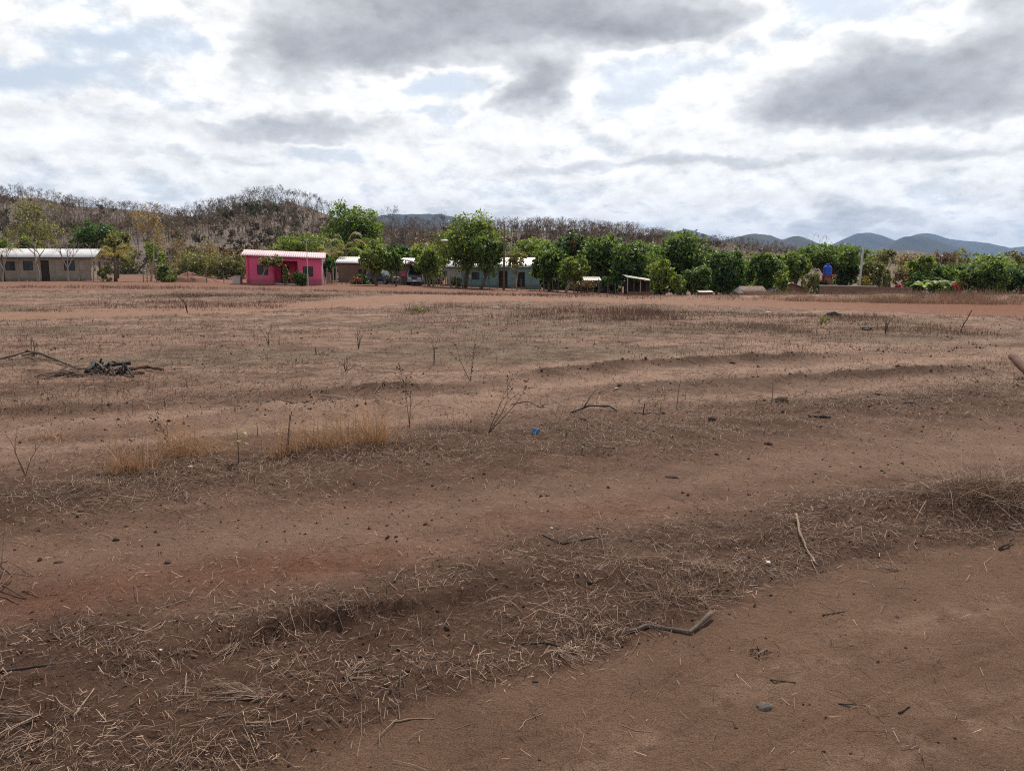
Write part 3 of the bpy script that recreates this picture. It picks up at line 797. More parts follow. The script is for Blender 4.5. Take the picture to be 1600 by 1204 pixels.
# ------------------------------------------------------------------ building parts
def panels(mb, x0, x1, z0, z1, holes, y0, y1, sh=0.):
    """a wall from x0 to x1 with rectangular holes (hx0, hx1, hz0, hz1)"""
    xs = sorted({x0, x1, *[h[0] for h in holes], *[h[1] for h in holes]})
    for a, b in zip(xs[:-1], xs[1:]):
        m_ = (a + b) / 2; hs = sorted([h for h in holes if h[0] < m_ < h[1]], key=lambda h: h[2]); z = z0
        for h in hs:
            if h[2] > z: mb.box((a, y0, z), (b, y1, h[2]), sh)
            z = h[3]
        if z < z1: mb.box((a, y0, z), (b, y1, z1), sh)
    return mb


def corrugated(x0, x1, y0, z0, y1, z1, sh=0., period=.2, amp=.010, thick=.02):
    """roof sheet from the eave (y0,z0) to the ridge (y1,z1), waves across x"""
    n = int((x1 - x0) / period * 4); x = np.linspace(x0, x1, n + 1); wv = amp * np.sin(np.arange(n + 1) * math.pi / 2)
    rows = []
    for (y, z, dz) in ((y0, z0, 0), (y1, z1, 0), (y0, z0, -thick), (y1, z1, -thick)):
        rows.append(np.stack([x, np.full(n + 1, y), z + wv + dz - sh * x], 1))
    V = np.concatenate(rows); k = np.arange(n); m_ = n + 1
    F = np.concatenate([np.stack([k, k + 1, k + 1 + m_, k + m_], 1), np.stack([k + 3 * m_, k + 1 + 3 * m_, k + 1 + 2 * m_, k + 2 * m_], 1), np.stack([k + 2 * m_, k + 1 + 2 * m_, k + 1, k], 1), np.stack([k + m_, k + 1 + m_, k + 1 + 3 * m_, k + 3 * m_], 1)])
    return V, F


def wall_mat(name, c, brick=None, var=.15):
    m = bpy.data.materials.new(name); m.use_nodes = True; w = NT(m.node_tree); p = w.n['Principled BSDF']; tc = w.new('ShaderNodeTexCoord').outputs['Object']
    nz = w.noise(tc, 1.3, 7, .65); col = w.ramp(nz, [(.3, tuple(v * (1 - var) for v in c)), (.7, tuple(v * (1 + var) for v in c))])
    # rain-washed dirt with a ragged edge along the foot of the wall
    sp = w.new('ShaderNodeSeparateXYZ'); w.l.new(tc, sp.inputs[0]); n2 = w.noise(tc, 4., 5, .7)
    dirt = w.step(w.m('SUBTRACT', sp.outputs[2], w.m('MULTIPLY', n2, .7)), .08, -.2)
    col = w.mix(w.m('MULTIPLY', dirt, .5), col, (.14, .085, .06))
    if brick:
        br = w.new('ShaderNodeTexBrick'); br.inputs['Scale'].default_value = 1.; br.inputs['Brick Width'].default_value = .4; br.inputs['Row Height'].default_value = .2; br.inputs['Mortar Size'].default_value = .012
        mp = w.comb(w.m('ADD', sp.outputs[0], sp.outputs[1]), sp.outputs[2], 0.); w.l.new(mp, br.inputs['Vector'])
        br.inputs[1].default_value = (1, 1, 1, 1); br.inputs[2].default_value = (.82, .82, .82, 1); br.inputs[3].default_value = (.7, .68, .66, 1)
        col = w.mix(1., col, br.outputs[0], 'MULTIPLY')
    w.l.new(col, p.inputs['Base Color']); p.inputs['Roughness'].default_value = .9; p.inputs['Specular IOR Level'].default_value = .2
    return m


M['block'] = wall_mat('grey_block', (.30, .25, .20), True, .22)
M['brown_block'] = wall_mat('brown_block', (.20, .128, .092), True, .2)
M['pink'] = wall_mat('pink_paint', (.62, .105, .20), None, .08)
M['rose'] = wall_mat('dark_rose', (.50, .045, .10), None, .08)  # darker, redder pink of the porch recess and the thin strips
M['teal'] = wall_mat('teal_paint', (.20, .32, .32), None, .12)
def roof_mat(name, c, rust, amount):
    """metal roofing: each sheet a little different, dust and rust running down the slope"""
    m = bpy.data.materials.new(name); m.use_nodes = True; w = NT(m.node_tree); p = w.n['Principled BSDF']; tc = w.new('ShaderNodeTexCoord').outputs['Object']
    sp = w.new('ShaderNodeSeparateXYZ'); w.l.new(tc, sp.inputs[0]); cell = w.m('FLOOR', w.m('DIVIDE', sp.outputs[0], .82))
    wn = w.new('ShaderNodeTexWhiteNoise', noise_dimensions='1D'); w.l.new(cell, wn.inputs['W'])
    v = w.m('MULTIPLY_ADD', wn.outputs[0], .16, .9); col = w.vm('MULTIPLY', c, w.comb(v, v, v))
    st = w.noise(w.vm('MULTIPLY', tc, (5., .6, .6)), 1.6, 6, .65); col = w.mix(w.m('MULTIPLY', w.step(st, .55, .75), amount), col, rust)
    w.l.new(col, p.inputs['Base Color']); p.inputs['Roughness'].default_value = .5; p.inputs['Metallic'].default_value = .2; return m


M['zinc'] = roof_mat('zinc', (.46, .455, .45), (.20, .14, .10), .6)
M['old_zinc'] = roof_mat('old_zinc', (.25, .23, .21), (.13, .085, .06), .7)
M['pinkzinc'] = roof_mat('pink_zinc', (.46, .315, .34), (.38, .22, .23), .2)
M['rust'] = material('rusty_zinc', (.075, .032, .022), .85, .4, 2.5, .2, c2=(.12, .07, .052))
M['glass'] = material('window_glass', (.018, .02, .022), .18, .3, 2., spec=.5)
M['frame'] = material('dark_frame', (.045, .035, .03), .7, .2, 8.)
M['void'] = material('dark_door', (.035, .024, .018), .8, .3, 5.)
M['timber'] = material('timber', (.13, .085, .06), .9, .35, 12., .3)
M['post'] = material('post_wood', (.17, .125, .10), .9, .35, 14., .4)
M['wire'] = material('wire', (.10, .09, .085), .6, .1, 5., metal=.6)
M['concrete'] = material('concrete', (.42, .39, .36), .85, .15, 6., .2)
M['dirty_concrete'] = material('dirty_concrete', (.25, .21, .172), .9, .3, 3., .2)
M['white'] = material('white_plastic', (.75, .75, .74), .5, .05, 5.)
M['brick'] = wall_mat('red_brick', (.26, .12, .08), True, .2)
M['blue'] = material('blue_plastic', (.012, .075, .42), .42, .12, 2.)
M['redsteel'] = material('red_steel', (.32, .06, .04), .6, .2, 6.)
M['sign_red'] = material('sign_red', (.55, .05, .11), .5, .08, 3.)


def window_part(root, x0, x1, z0, z1, y, sh=0., mull=1, fr='frame', label=None):
    """frame with a pane behind it, set in an opening; y is the wall's outer face"""
    t = .05; mb = MB()
    mb.box((x0, y + .04, z0), (x0 + t, y + .12, z1), sh).box((x1 - t, y + .04, z0), (x1, y + .12, z1), sh)
    mb.box((x0 + t, y + .04, z0), (x1 - t, y + .12, z0 + t), sh).box((x0 + t, y + .04, z1 - t), (x1 - t, y + .12, z1), sh)
    for k in range(mull):
        xm = x0 + (x1 - x0) * (k + 1) / (mull + 1); mb.box((xm - .022, y + .045, z0 + t), (xm + .022, y + .115, z1 - t), sh)
    o = mb.build('window', M[fr], root)
    if label: o['label'] = label
    MB().box((x0 + t * .5, y + .07, z0 + t * .5), (x1 - t * .5, y + .082, z1 - t * .5), sh).build('pane', M['glass'], o)
    return o


def gable_house(name, label, x0, Y, width, depth, wall_h, wall, roof, rise, gz, yaw=0., sh=0., holes=(), over=.35, period=.2, cat='house', end_over=.3, gable='timber', front_over=None):
    """front wall along +x from (x0, Y); ridge parallel to the front"""
    root = empty(name, (x0, Y, gz), yaw); tag(root, label, cat); t = .15
    fo = over if front_over is None else front_over
    panels(MB(), 0, width, -.3, wall_h, holes, 0, t, sh).build('front_wall', wall, root)
    for nm, xa, xb in (('side_wall', 0, t), ('side_wall', width - t, width)):
        mb = MB().box((xa, t, -.3), (xb, depth, wall_h), sh); mb.build(nm, wall, root)
        g = MB(); V = [(xa, 0, wall_h), (xa, depth, wall_h), (xa, depth / 2, wall_h + rise - .05), (xb, 0, wall_h), (xb, depth, wall_h), (xb, depth / 2, wall_h + rise - .05)]
        g.add([(x, y, z - sh * x) for x, y, z in V], [(0, 1, 2), (5, 4, 3), (0, 3, 4, 1), (1, 4, 5, 2), (2, 5, 3, 0)]); g.build('gable', M[gable] if isinstance(gable, str) else gable, root)
    MB().box((t, depth - t, -.3), (width - t, depth, wall_h), sh).build('back_wall', wall, root)
    MB().box((t, t, -.3), (width - t, depth - t, .02), sh).build('floor_slab', M['concrete'], root)
    k = rise / (depth / 2)
    for (ya, za, yb, zb) in ((-fo, wall_h + .03 - k * fo, depth / 2, wall_h + rise), (depth + over, wall_h + .03 - k * over, depth / 2, wall_h + rise + .012)):
        V, F = corrugated(-end_over, width + end_over, ya, za, yb, zb, sh, period); np_mesh('roof', V, F, roof, root)
    return root


def lz(py, Y, gz, px=800): return float(at(px, py, Y)[2] - gz)


# grey block house at the left
def build_grey_house():
    yaw = rad(13.5); c = at(143.5, 440, 82.); L = 19.0
    o = np.array((c[0] - L * math.cos(yaw), 82 - L * math.sin(yaw))); gz = float(Hbase(c[0], 82.)) + .0
    def lx(px):     # place along the front wall under a column of the photo
        k = (px - 800) / FPX / 1.011
        # (o.x + s cos) = k (o.y + s sin)
        return (k * o[1] - o[0]) / (math.cos(yaw) - k * math.sin(yaw))
    H_ = lambda py: .0 + (441 - py) * .0655
    holes = [(lx(63.5), lx(76.5), -.31, H_(410)), (lx(36), lx(51.5), H_(425), H_(410.5)), (lx(100), lx(117), H_(425.5), H_(410)), (lx(8), lx(23.5), H_(425), H_(411.5))]
    r = gable_house('block_house', 'long grey concrete block house with white metal roof at the left', o[0], o[1], L, 5.2, H_(403.5), M['block'], M['zinc'], .78, gz, yaw, 0., holes, .45, .22, end_over=.55)
    for h in holes[1:]: window_part(r, *h, 0., 0., 1)
    MB().box((holes[0][0], .09, 0), (holes[0][1], .13, holes[0][3])).build('door', M['void'], r)
    for px in (28, 57, 84, 122): MB().box((lx(px) - .09, -.035, -.2), (lx(px) + .09, -.003, H_(404.5))).build('pilaster', M['dirty_concrete'], r)
    MB().box((L - .5, -.02, .0), (L - .06, -.004, 1.5)).build('pale_patch', M['dirty_concrete'], r)
    MB().box((L + .03, -.45, 2.28), (L + .1, 5.4, 2.36)).build('roof_beam', M['timber'], r)
    for y0, y1, z0, z1 in ((1.0, 1.7, 1.0, 2.0), (3.1, 3.8, 1.0, 2.0)):
        MB().box((L + .003, y0, z0), (L + .02, y1, z1)).build('window', M['glass'], r)


build_grey_house()


def build_pink_house():
    Y = 75.; yaw = rad(12.); b = at(503, 445, 76.); kL = (384 - 800) / FPX / 1.011
    W_ = (b[0] - kL * b[1]) / (math.cos(yaw) - kL * math.sin(yaw)); a = np.array((b[0] - W_ * math.cos(yaw), b[1] - W_ * math.sin(yaw), 0.)); a[2] = at(384, 441, a[1])[2]; gz = float(a[2]); sh = (a[2] - b[2]) / W_
    def lx(px):
        k = (px - 800) / FPX / 1.011; return float((k * a[1] - a[0]) / (math.cos(yaw) - k * math.sin(yaw)))
    zz = lambda py, px: lz(py, a[1] + lx(px) * math.sin(yaw), gz, px) + sh * lx(px)
    top = zz(398, 384); rec0, rec1 = lx(428), lx(465)
    wl = (lx(401.5), lx(418.5), zz(429.5, 410), zz(414, 410)); wr = (lx(473), lx(489), zz(432, 481), zz(416.3, 481))
    r = gable_house('pink_house', 'bright pink house with pale pink metal roof and recessed porch', a[0], a[1], W_, 6.2, top, M['pink'], M['pinkzinc'], .52, gz, yaw, sh,
                    [wl, wr, (rec0, rec1, -.31, zz(407.5, 446))], .42, .2, end_over=.4, gable=M['pink'])
    ztop = zz(407.5, 446)
    MB().box((rec0 - .1, .152, -.3), (rec0, 1.3, ztop), sh).build('porch_wall', M['rose'], r)
    MB().box((rec1, .152, -.3), (rec1 + .1, 1.3, ztop), sh).build('porch_wall', M['rose'], r)
    d0, d1 = lx(436.5), lx(450.5)
    panels(MB(), rec0 - .1, rec1 + .1, -.3, ztop + .3, [(d0, d1, -.31, zz(415.5, 443))], 1.302, 1.42, sh).build('porch_back_wall', M['rose'], r)
    MB().box((d0, 1.35, 0), (d1, 1.39, zz(415.5, 443)), sh).build('door', M['void'], r)
    MB().box((rec0, .153, ztop), (rec1, 1.3, ztop + .05), sh).build('porch_ceiling', M['rose'], r)
    for q in (wl, wr): window_part(r, *q, 0., sh, 1)
    MB().box((lx(387.2), -.06, -.1), (lx(388.6), -.003, top), sh).build('corner_strip', M['rose'], r)
    MB().box((lx(426.3), -.06, -.1), (lx(427.6), -.003, top - .4), sh).build('porch_strip', M['rose'], r)  # thin dark upright line left of the porch opening
    MB().tube([(W_ + .12, -.3, top - sh * W_ - .02), (W_ + .12, -.3, .1 - sh * W_)], .03, 6).build('downpipe', M['white'], r)
    # thin mast in front with a television antenna
    x = at(481.5, 446, 72.)[0]; g = float(Hbase(x, 72.)); t = empty('antenna_mast', (x, 72., g)); tag(t, 'thin grey antenna mast standing in front of the pink house', 'antenna mast')
    h = lz(375, 72., g, 481); MB().tube([(0, 0, 0), (0, 0, h)], [.045, .03], 7).build('mast', M['concrete'], t)
    mb = MB().tube([(-.5, 0, h - .08), (1.0, 0, h - .08)], .014, 5)
    for k in range(6): mb.tube([(-.4 + .25 * k, -.3, h - .06), (-.4 + .25 * k, .3, h - .06)], .009, 4)
    mb.build('aerial', M['wire'], t)
    # box of blocks beside the left corner
    x = at(366, 440, 76.)[0]; g = float(Hbase(x, 76.))
    tag(MB().box((x - .02, 75.6, g - .1), (x + .68, 76.3, g + .62)).box((x + .06, 75.55, g + .621), (x + .74, 76.2, g + .72)).build('block_stack', M['concrete']), 'low stack of pale grey blocks left of the pink house', 'blocks')


build_pink_house()


def build_brown_house():
    Y = 88.; a = at(529, 447, Y); b = at(641, 447, Y); gz = float(Hbase(a[0], Y)) - .1; W_ = b[0] - a[0]; lx = lambda px: float(at(px, 430, Y)[0] - a[0]); zz = lambda py: lz(py, Y, gz)
    holes = [(lx(560), lx(572), -.31, zz(420)), (lx(603), lx(612), zz(437), zz(424))]
    r = gable_house('brown_house', 'brown block house with white metal roof behind two small trees', a[0], Y, W_, 5., zz(409.5), M['brown_block'], M['zinc'], .62, gz, 0., .02, holes, .4, .2, end_over=.3)
    MB().box((holes[0][0], .09, -.1), (holes[0][1], .12, holes[0][3])).build('door', M['void'], r); window_part(r, *holes[1], 0., 0., 0)
    MB().box((lx(590), -.03, .0), (lx(600), -.004, zz(418))).build('zinc_panel', M['zinc'], r)
    # red notice board
    x0, x1 = at(626, 430, Y - .1)[0], at(637.8, 430, Y - .1)[0]; z0, z1 = at(630, 432.5, Y)[2], at(630, 424, Y)[2]
    s = empty('notice_board', ((x0 + x1) / 2, Y - .12, z0)); tag(s, 'small pinkish red notice board on the brown house wall', 'sign'); w = (x1 - x0) / 2
    MB().box((-w, 0, 0), (w, .03, z1 - z0)).build('board', M['sign_red'], s)
    for k, q in enumerate((.86, .62, .38, .16)): MB().box((-w * (.8 - .12 * (k % 2)), -.006, (z1 - z0) * q - .02), (w * (.8 - .2 * (k % 2)), -.002, (z1 - z0) * q + .02)).build('faint_line', M['pinkzinc'], s)
    # lean-to car port
    x0 = at(640, 430, Y)[0]; c = empty('car_port', (x0, Y - 3.4, gz)); tag(c, 'dark open car port beside the brown house', 'car port')
    w = at(664, 430, Y)[0] - x0; h0, h1 = 2.45, 1.95
    MB().add([(-.2, -.2, h0), (w + .2, -.2, h1), (w + .2, 4.2, h1), (-.2, 4.2, h0), (-.2, -.2, h0 + .05), (w + .2, -.2, h1 + .05), (w + .2, 4.2, h1 + .05), (-.2, 4.2, h0 + .05)],
             [(3, 2, 1, 0), (4, 5, 6, 7), (0, 1, 5, 4), (1, 2, 6, 5), (2, 3, 7, 6), (3, 0, 4, 7)]).build('roof', M['rust'], c)
    for x, y, h in ((0.05, 0, h0), (w, 0, h1), (.05, 4, h0), (w, 4, h1)): MB().tube([(x, y, -.2), (x, y, h - .01)], .06, 6).build('post', M['timber'], c)
    MB().box((0, 3.8, 0), (w, 3.85, 1.9)).build('back_panel', M['timber'], c)


build_brown_house()


def build_teal_house():
    Y = 88.; a = at(698, 450, Y); b = at(843, 450, Y); gz = float(Hbase(5 * .0 + (a[0] + b[0]) / 2, Y)) + .02; W_ = b[0] - a[0]; lx = lambda px: float(at(px, 430, Y)[0] - a[0]); zz = lambda py: lz(py, Y, gz)
    holes = [(lx(779), lx(793), -.31, zz(423)), (lx(808), lx(820), -.31, zz(425)), (lx(737), lx(749), zz(437), zz(425))]
    r = gable_house('teal_house', 'long pale teal house with white metal roof behind the big tree', a[0], Y, W_, 6., zz(415.8), M['teal'], M['zinc'], .95, gz, 0., 0., holes, .35, .2, end_over=.1, gable=M['teal'])
    for h in holes[:2]: MB().box((h[0], .09, 0), (h[1], .12, h[3])).build('door', M['void'], r)
    window_part(r, *holes[2], 0., 0., 1)
    MB().box((lx(699), -.02, .1), (lx(721), -.003, zz(420))).build('pale_wall_patch', M['zinc'], r)  # paler left stretch of the front wall, laid on as a thin sheet


build_teal_house()


def build_sheds():
    # brick-footed shed with a slanting white-edged roof
    Y = 82.; x0, x1 = at(980, 440, Y)[0], at(1022, 440, Y)[0]; gz = float(Hbase((x0 + x1) / 2, Y)); w = x1 - x0; za, zb = lz(433, Y, gz, 980), lz(440.5, Y, gz, 1022)
    r = empty('open_shed', (x0, Y, gz)); tag(r, 'small open shed with brick footing and slanting white roof', 'shed')
    panels(MB(), 0, w, -.2, .45, [], 0, .14).build('brick_footing', M['brick'], r)
    MB().add([(-.15, -.4, za), (w + .15, -.4, zb), (w + .15, 2.6, zb + .2), (-.15, 2.6, za + .2), (-.15, -.4, za + .05), (w + .15, -.4, zb + .05), (w + .15, 2.6, zb + .25), (-.15, 2.6, za + .25)],
             [(3, 2, 1, 0), (4, 5, 6, 7), (0, 1, 5, 4), (1, 2, 6, 5), (2, 3, 7, 6), (3, 0, 4, 7)]).build('roof', M['old_zinc'], r)
    for k in range(5):
        x = .05 + (w - .1) * k / 4; MB().tube([(x, .07, .44), (x, .07, za + (zb - za) * k / 4 - .01)], .05, 6).build('post', M['timber' if k % 2 else 'concrete'], r)
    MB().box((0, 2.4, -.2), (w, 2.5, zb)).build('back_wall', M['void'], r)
    # wattle screen left of the shed
    Y = 84.; x0, x1 = at(915, 440, Y)[0], at(938, 440, Y)[0]; gz = float(Hbase(x0, Y)); r = empty('lean_to', (x0, Y, gz)); tag(r, 'low lean-to with a bent white tin sheet among the trees', 'lean-to'); w = x1 - x0
    zt = lz(433.5, Y, gz, 930); V, F = corrugated(-.2, w + .1, -.3, zt - .32, 1.6, zt + .05, 0., .2); np_mesh('tin_sheet', V, F, M['old_zinc'], r)
    for x in (0.05, w - .05):
        for y in (-.2, 1.5): MB().tube([(x, y, -.1), (x, y, zt - .3 + .17 * (y + .3))], .04, 6).build('post', M['timber'], r)
    # rusty hut
    Y = 78.; x0, x1 = at(1153, 455, Y)[0], at(1206, 455, Y)[0]; gz = float(Hbase((x0 + x1) / 2, Y)); w = x1 - x0; zr, ze = lz(447.5, Y, gz, 1180), lz(456, Y, gz, 1180)
    r = empty('rusty_hut', (x0, Y, gz)); tag(r, 'low hut with a rusty tin roof under the trees', 'hut')
    MB().box((.3, .3, -.2), (w - .3, 3.2, ze - .05)).build('wall', M['timber'], r)
    V, F = corrugated(.55, w - .35, -.25, ze - .12, 1.75, zr, 0., .2); np_mesh('roof', V, F, M['rust'], r)
    V, F = corrugated(.55, w - .35, 3.7, ze - .1, 1.75, zr + .012, 0., .2); np_mesh('roof', V, F, M['rust'], r)
    MB().add([(.0, -.1, ze - .15), (.6, -.1, ze - .1), (.6, 1.75, zr), (0, 1.6, ze + .1), (.0, -.1, ze - .2), (.6, -.1, ze - .15), (.6, 1.75, zr - .05), (0, 1.6, ze + .05)], [(0, 1, 2, 3), (7, 6, 5, 4), (0, 4, 5, 1), (1, 5, 6, 2), (2, 6, 7, 3), (3, 7, 4, 0)]).build('hip_sheet', M['char'], r)
    MB().tube([(.12, -.3, -.1), (.12, -.3, ze + .0)], .07, 6).build('post', M['concrete'], r); MB().tube([(w - .4, -.2, -.1), (w - .4, -.2, ze - .12)], .07, 6).build('post', M['timber'], r)
    # low tin shelter left of it
    x0, x1 = at(1092, 455, Y)[0], at(1115, 455, Y)[0]; gz2 = float(Hbase(x0, Y)); w = x1 - x0; zt = lz(455.5, Y, gz2, 1100); r = empty('tin_shelter', (x0, Y, gz2)); tag(r, 'very low shelter with a flat grey tin roof between bushes', 'shelter')
    V, F = corrugated(0, w, -.2, zt - .06, 1.4, zt + .12, 0., .2); np_mesh('roof', V, F, M['old_zinc'], r); MB().box((.1, 0, -.2), (w - .1, 1.2, zt - .1)).build('wall', M['brick'], r)
    # block house gable on the right
    Y = 84.; x0, x1 = at(1208, 450, Y)[0], at(1262, 450, Y)[0]; gz = float(Hbase((x0 + x1) / 2, Y)); w = x1 - x0; ze, zp = lz(453, Y, gz, 1230), lz(442.8, Y, gz, 1233)
    r = empty('gable_house', (x0, Y, gz)); tag(r, 'plain brown block house showing its gable end near the water tank', 'house')
    MB().poly([(0, -.2), (w, -.2), (w, ze), (w * .48, zp), (0, ze - .15)], 0, .15).build('gable_wall', M['brown_block'], r)
    MB().box((0, .152, -.2), (.15, 5, ze - .25)).build('side_wall', M['brown_block'], r); MB().box((w - .15, .152, -.2), (w, 5, ze - .1)).build('side_wall', M['brown_block'], r)
    for a_, b_ in (((-.3, ze - .2), (w * .48, zp + .03)), ((w + .3, ze - .02), (w * .48, zp + .045))):
        MB().add([(a_[0], -.35, a_[1]), (b_[0], -.35, b_[1]), (b_[0], 5.2, b_[1]), (a_[0], 5.2, a_[1]), (a_[0], -.35, a_[1] + .05), (b_[0], -.35, b_[1] + .05), (b_[0], 5.2, b_[1] + .05), (a_[0], 5.2, a_[1] + .05)],
                 [(3, 2, 1, 0), (4, 5, 6, 7), (0, 1, 5, 4), (1, 2, 6, 5), (2, 3, 7, 6), (3, 0, 4, 7)]).build('roof', M['old_zinc'], r)
    # long garden wall with a pale coping
    Y = 84.; x0, x1 = at(1281, 450, Y)[0], at(1426, 450, Y)[0]; gz = float(Hbase((x0 + x1) / 2, Y)); w = x1 - x0; zt, z2 = lz(446.6, Y, gz, 1300), lz(449.3, Y, gz, 1400)
    r = empty('garden_wall', (x0, Y, gz)); tag(r, 'long brown block garden wall with a pale coping at the right', 'wall')
    MB().poly([(0, -.2), (w, -.2), (w, z2), (0, zt)], 0, .16).build('wall', M['brown_block'], r)
    MB().poly([(-.05, zt + .002), (w * .62, zt + (z2 - zt) * .62 + .002), (w * .62, zt + (z2 - zt) * .62 + .09), (-.05, zt + .1)], -.04, .2).build('coping', M['concrete'], r)
    # water tank on its stand
    Y = 92.; x = at(1292.5, 430, Y)[0]; gz = float(Hbase(x, Y)); zp = lz(429.5, Y, gz, 1292); zt = lz(411.5, Y, gz, 1292); k = Y / FPX
    s = empty('tank_stand', (x, Y, gz)); tag(s, 'red steel stand carrying the blue water tank', 'tank stand'); w = 11.5 * k
    MB().box((-w - .15, -w * .8, zp - .1), (w + .1, w * .8, zp)).build('platform', M['redsteel'], s)
    MB().box((-.45, -.4, 0), (.3, .4, zp - .1)).build('column', M['brick'], s)
    for sx in (-1, 1):
        for sy in (-1, 1): MB().tube([(sx * w * .9, sy * w * .7, -.1), (sx * w * .9, sy * w * .7, zp - .102)], .05, 6).build('leg', M['redsteel'], s)
    t = empty('water_tank', (x, Y, gz + zp)); tag(t, 'blue plastic water tank with domed top on a red stand', 'water tank'); hh = zt - zp; rr = 6.6 * k
    prof = [(rr * .95, 0), (rr, .06), (rr, hh * .18), (rr * .965, hh * .2), (rr, hh * .22), (rr, hh * .42), (rr * .965, hh * .44), (rr, hh * .46), (rr, hh * .62), (rr * .9, hh * .72), (rr * .6, hh * .82), (rr * .45, hh * .85)]
    MB().lathe(prof, 24).build('body', M['blue'], t, True); MB().lathe([(rr * .44, hh * .852), (rr * .44, hh * .95), (rr * .36, hh)], 16).build('lid', M['blue'], t, True)


build_sheds()


def utility_pole(name, label, px, top, Y, r, mat, lean=0., cross=True, base_z=None):
    x = at(px, 440, Y)[0]; g = float(Hbase(x, Y)); h = lz(top, Y, g, px); t = empty(name, (x, Y, g)); tag(t, label, 'utility pole', 'utility poles')
    MB().tube([(0, 0, -.2), (lean * .5, 0, h * .5), (lean, 0, h)], [r, r * .85, r * .7], 10).build('pole', M[mat], t, True)
    if cross:
        MB().box((lean - .5, -.05, h - .45), (lean + .5, .05, h - .36)).build('cross_arm', M['timber'], t)
        for k in (-.42, 0, .42): MB().lathe([(.03, 0), (.05, .04), (.03, .08), (.045, .12), (.02, .16)], 8, (lean + k, 0, h - .36)).build('insulator', M['char'], t)
        MB().lathe([(.12, 0), (.14, .06), (.14, .5), (.1, .56)], 10, (lean + .2, -.14, h - 1.15)).build('transformer', M['frame'], t)
    return np.array((x + lean, Y, g + h - .2))


pA = utility_pole('utility_pole', 'dark wooden utility pole in front of the teal house', 787, 350, 79., .12, 'timber', .08, False)
pB = utility_pole('utility_pole', 'pale concrete utility pole behind the garden wall', 1342, 387, 90., .13, 'concrete', .25, True)
pC = utility_pole('utility_pole', 'thin utility pole beside the red flowering bush', 1492, 405, 112., .10, 'concrete', .1, True)


def cable(name, label, a, b, sag, r=.016):
    t = np.linspace(0, 1, 24); P = a[None] * (1 - t)[:, None] + b[None] * t[:, None]; P[:, 2] -= sag * 4 * t * (1 - t)
    tag(MB().tube([tuple(p) for p in P], r, 4).build(name, M['wire']), label, 'cable')


cable('power_cable', 'slack power cable from the dark pole to the pale concrete pole', pA, pB, .9)
cable('power_cable', 'power cable from the pale concrete pole to the thin far pole', pB, pC, .6)
cable('power_cable', 'power cable running left from the dark pole over the roofs', pA, at(330, 372, 82.), 1.1)


def build_street_lamp():
    Y = 84.; x = at(712, 440, Y)[0]; g = float(Hbase(x, Y)); t = empty('street_lamp', (x, Y, g)); tag(t, 'street lamp with white head sticking out of the big tree', 'street lamp')
    zh = lz(378.5, Y, g, 700); dx = at(700, 378, Y)[0] - x
    MB().tube([(0, 0, -.1), (0, 0, zh - .3)], [.07, .05], 8).build('pole', M['concrete'], t); MB().tube([(0, 0, zh - .35), (dx * .5, -2.0, zh - .08), (dx, -4.1, zh)], .03, 6).build('arm', M['concrete'], t)
    o = MB().lathe([(.05, -.02), (.26, .0), (.3, .05), (.22, .13), (.06, .17)], 14).build('lamp_head', M['white'], t, True); o.location = (dx, -4.3, zh); o.scale = (1.25, .7, 1)


build_street_lamp()

# ------------------------------------------------------------------ fences
def fence(name, label, pts, Y, h, seed=0, mat='post', wires=3, r=.045, jitter=.12):
    rs = np.random.default_rng(seed); P = []
    for px in pts:
        y = Y(px) if callable(Y) else Y
        x = at(px, 440, y)[0]; P.append(np.array((x, y, float(Hbase(x, y)))))
    root = empty(name, P[0]); tag(root, label, 'fence'); tops = []
    for p in P:
        hh = h * rs.uniform(1 - jitter, 1 + jitter); q = p - P[0]; ln = rs.normal(0, .05, 2)
        MB().tube([q + (0, 0, -.2), q + (ln[0] * .4, ln[1] * .4, hh * .5), q + (ln[0], ln[1], hh)], [r * 1.1, r, r * .9], 6).build('post', M[mat], root); tops.append((q, hh))
    for k in range(wires):
        f = .3 + .6 * k / max(wires - 1, 1); MB().tube([tuple(q + np.array((0, -.05, hh * f))) for q, hh in tops], .011, 4, False).build('wire', M['wire'], root)
    return root


fence('post_fence', 'wire fence on rough posts in the yard left of the pink house', [224, 230, 245, 266, 294, 323, 350, 377], 76., 1.3, 1)
fence('wire_fence', 'post and wire fence in front of the brown house', [512, 518, 526, 534, 541, 548, 557, 566, 577, 588, 600, 614, 626], 82., 1.35, 2, r=.05)
fence('stick_fence', 'fence of crooked sticks between the brown and teal houses', list(range(664, 700, 4)), 84., 1.5, 3, 'bark_grey', 2, .05, .25)
fence('garden_fence', 'low post and wire fence in front of the teal house', [704, 714, 724, 737, 752, 765, 777, 800, 815, 829, 843], 82., 1.15, 4)
fence('picket_fence', 'rough wooden fence in front of the trees right of centre', [850, 856, 864, 872, 884, 897, 908, 918, 927, 936, 950, 962, 972], 81., 1.2, 5, 'grey_wood', 2, .055, .3)
fence('white_stake_fence', 'pale stake fence between the pink house and the palm', [504, 507, 510.5, 514, 517, 521, 525], 79., 1.5, 6, 'concrete', 1, .05, .25)

# ------------------------------------------------------------------ vehicles
M['car_silver'] = material('silver_paint', (.24, .245, .26), .3, .05, 2., metal=.5, spec=.5)
M['car_dark'] = material('dark_paint', (.05, .055, .06), .3, .05, 2., metal=.3, spec=.5)
M['tyre'] = material('tyre', (.02, .02, .02), .9, .2, 10.)
M['lamp_glass'] = material('lamp_glass', (.55, .57, .58), .2, .05, 3., spec=.6)


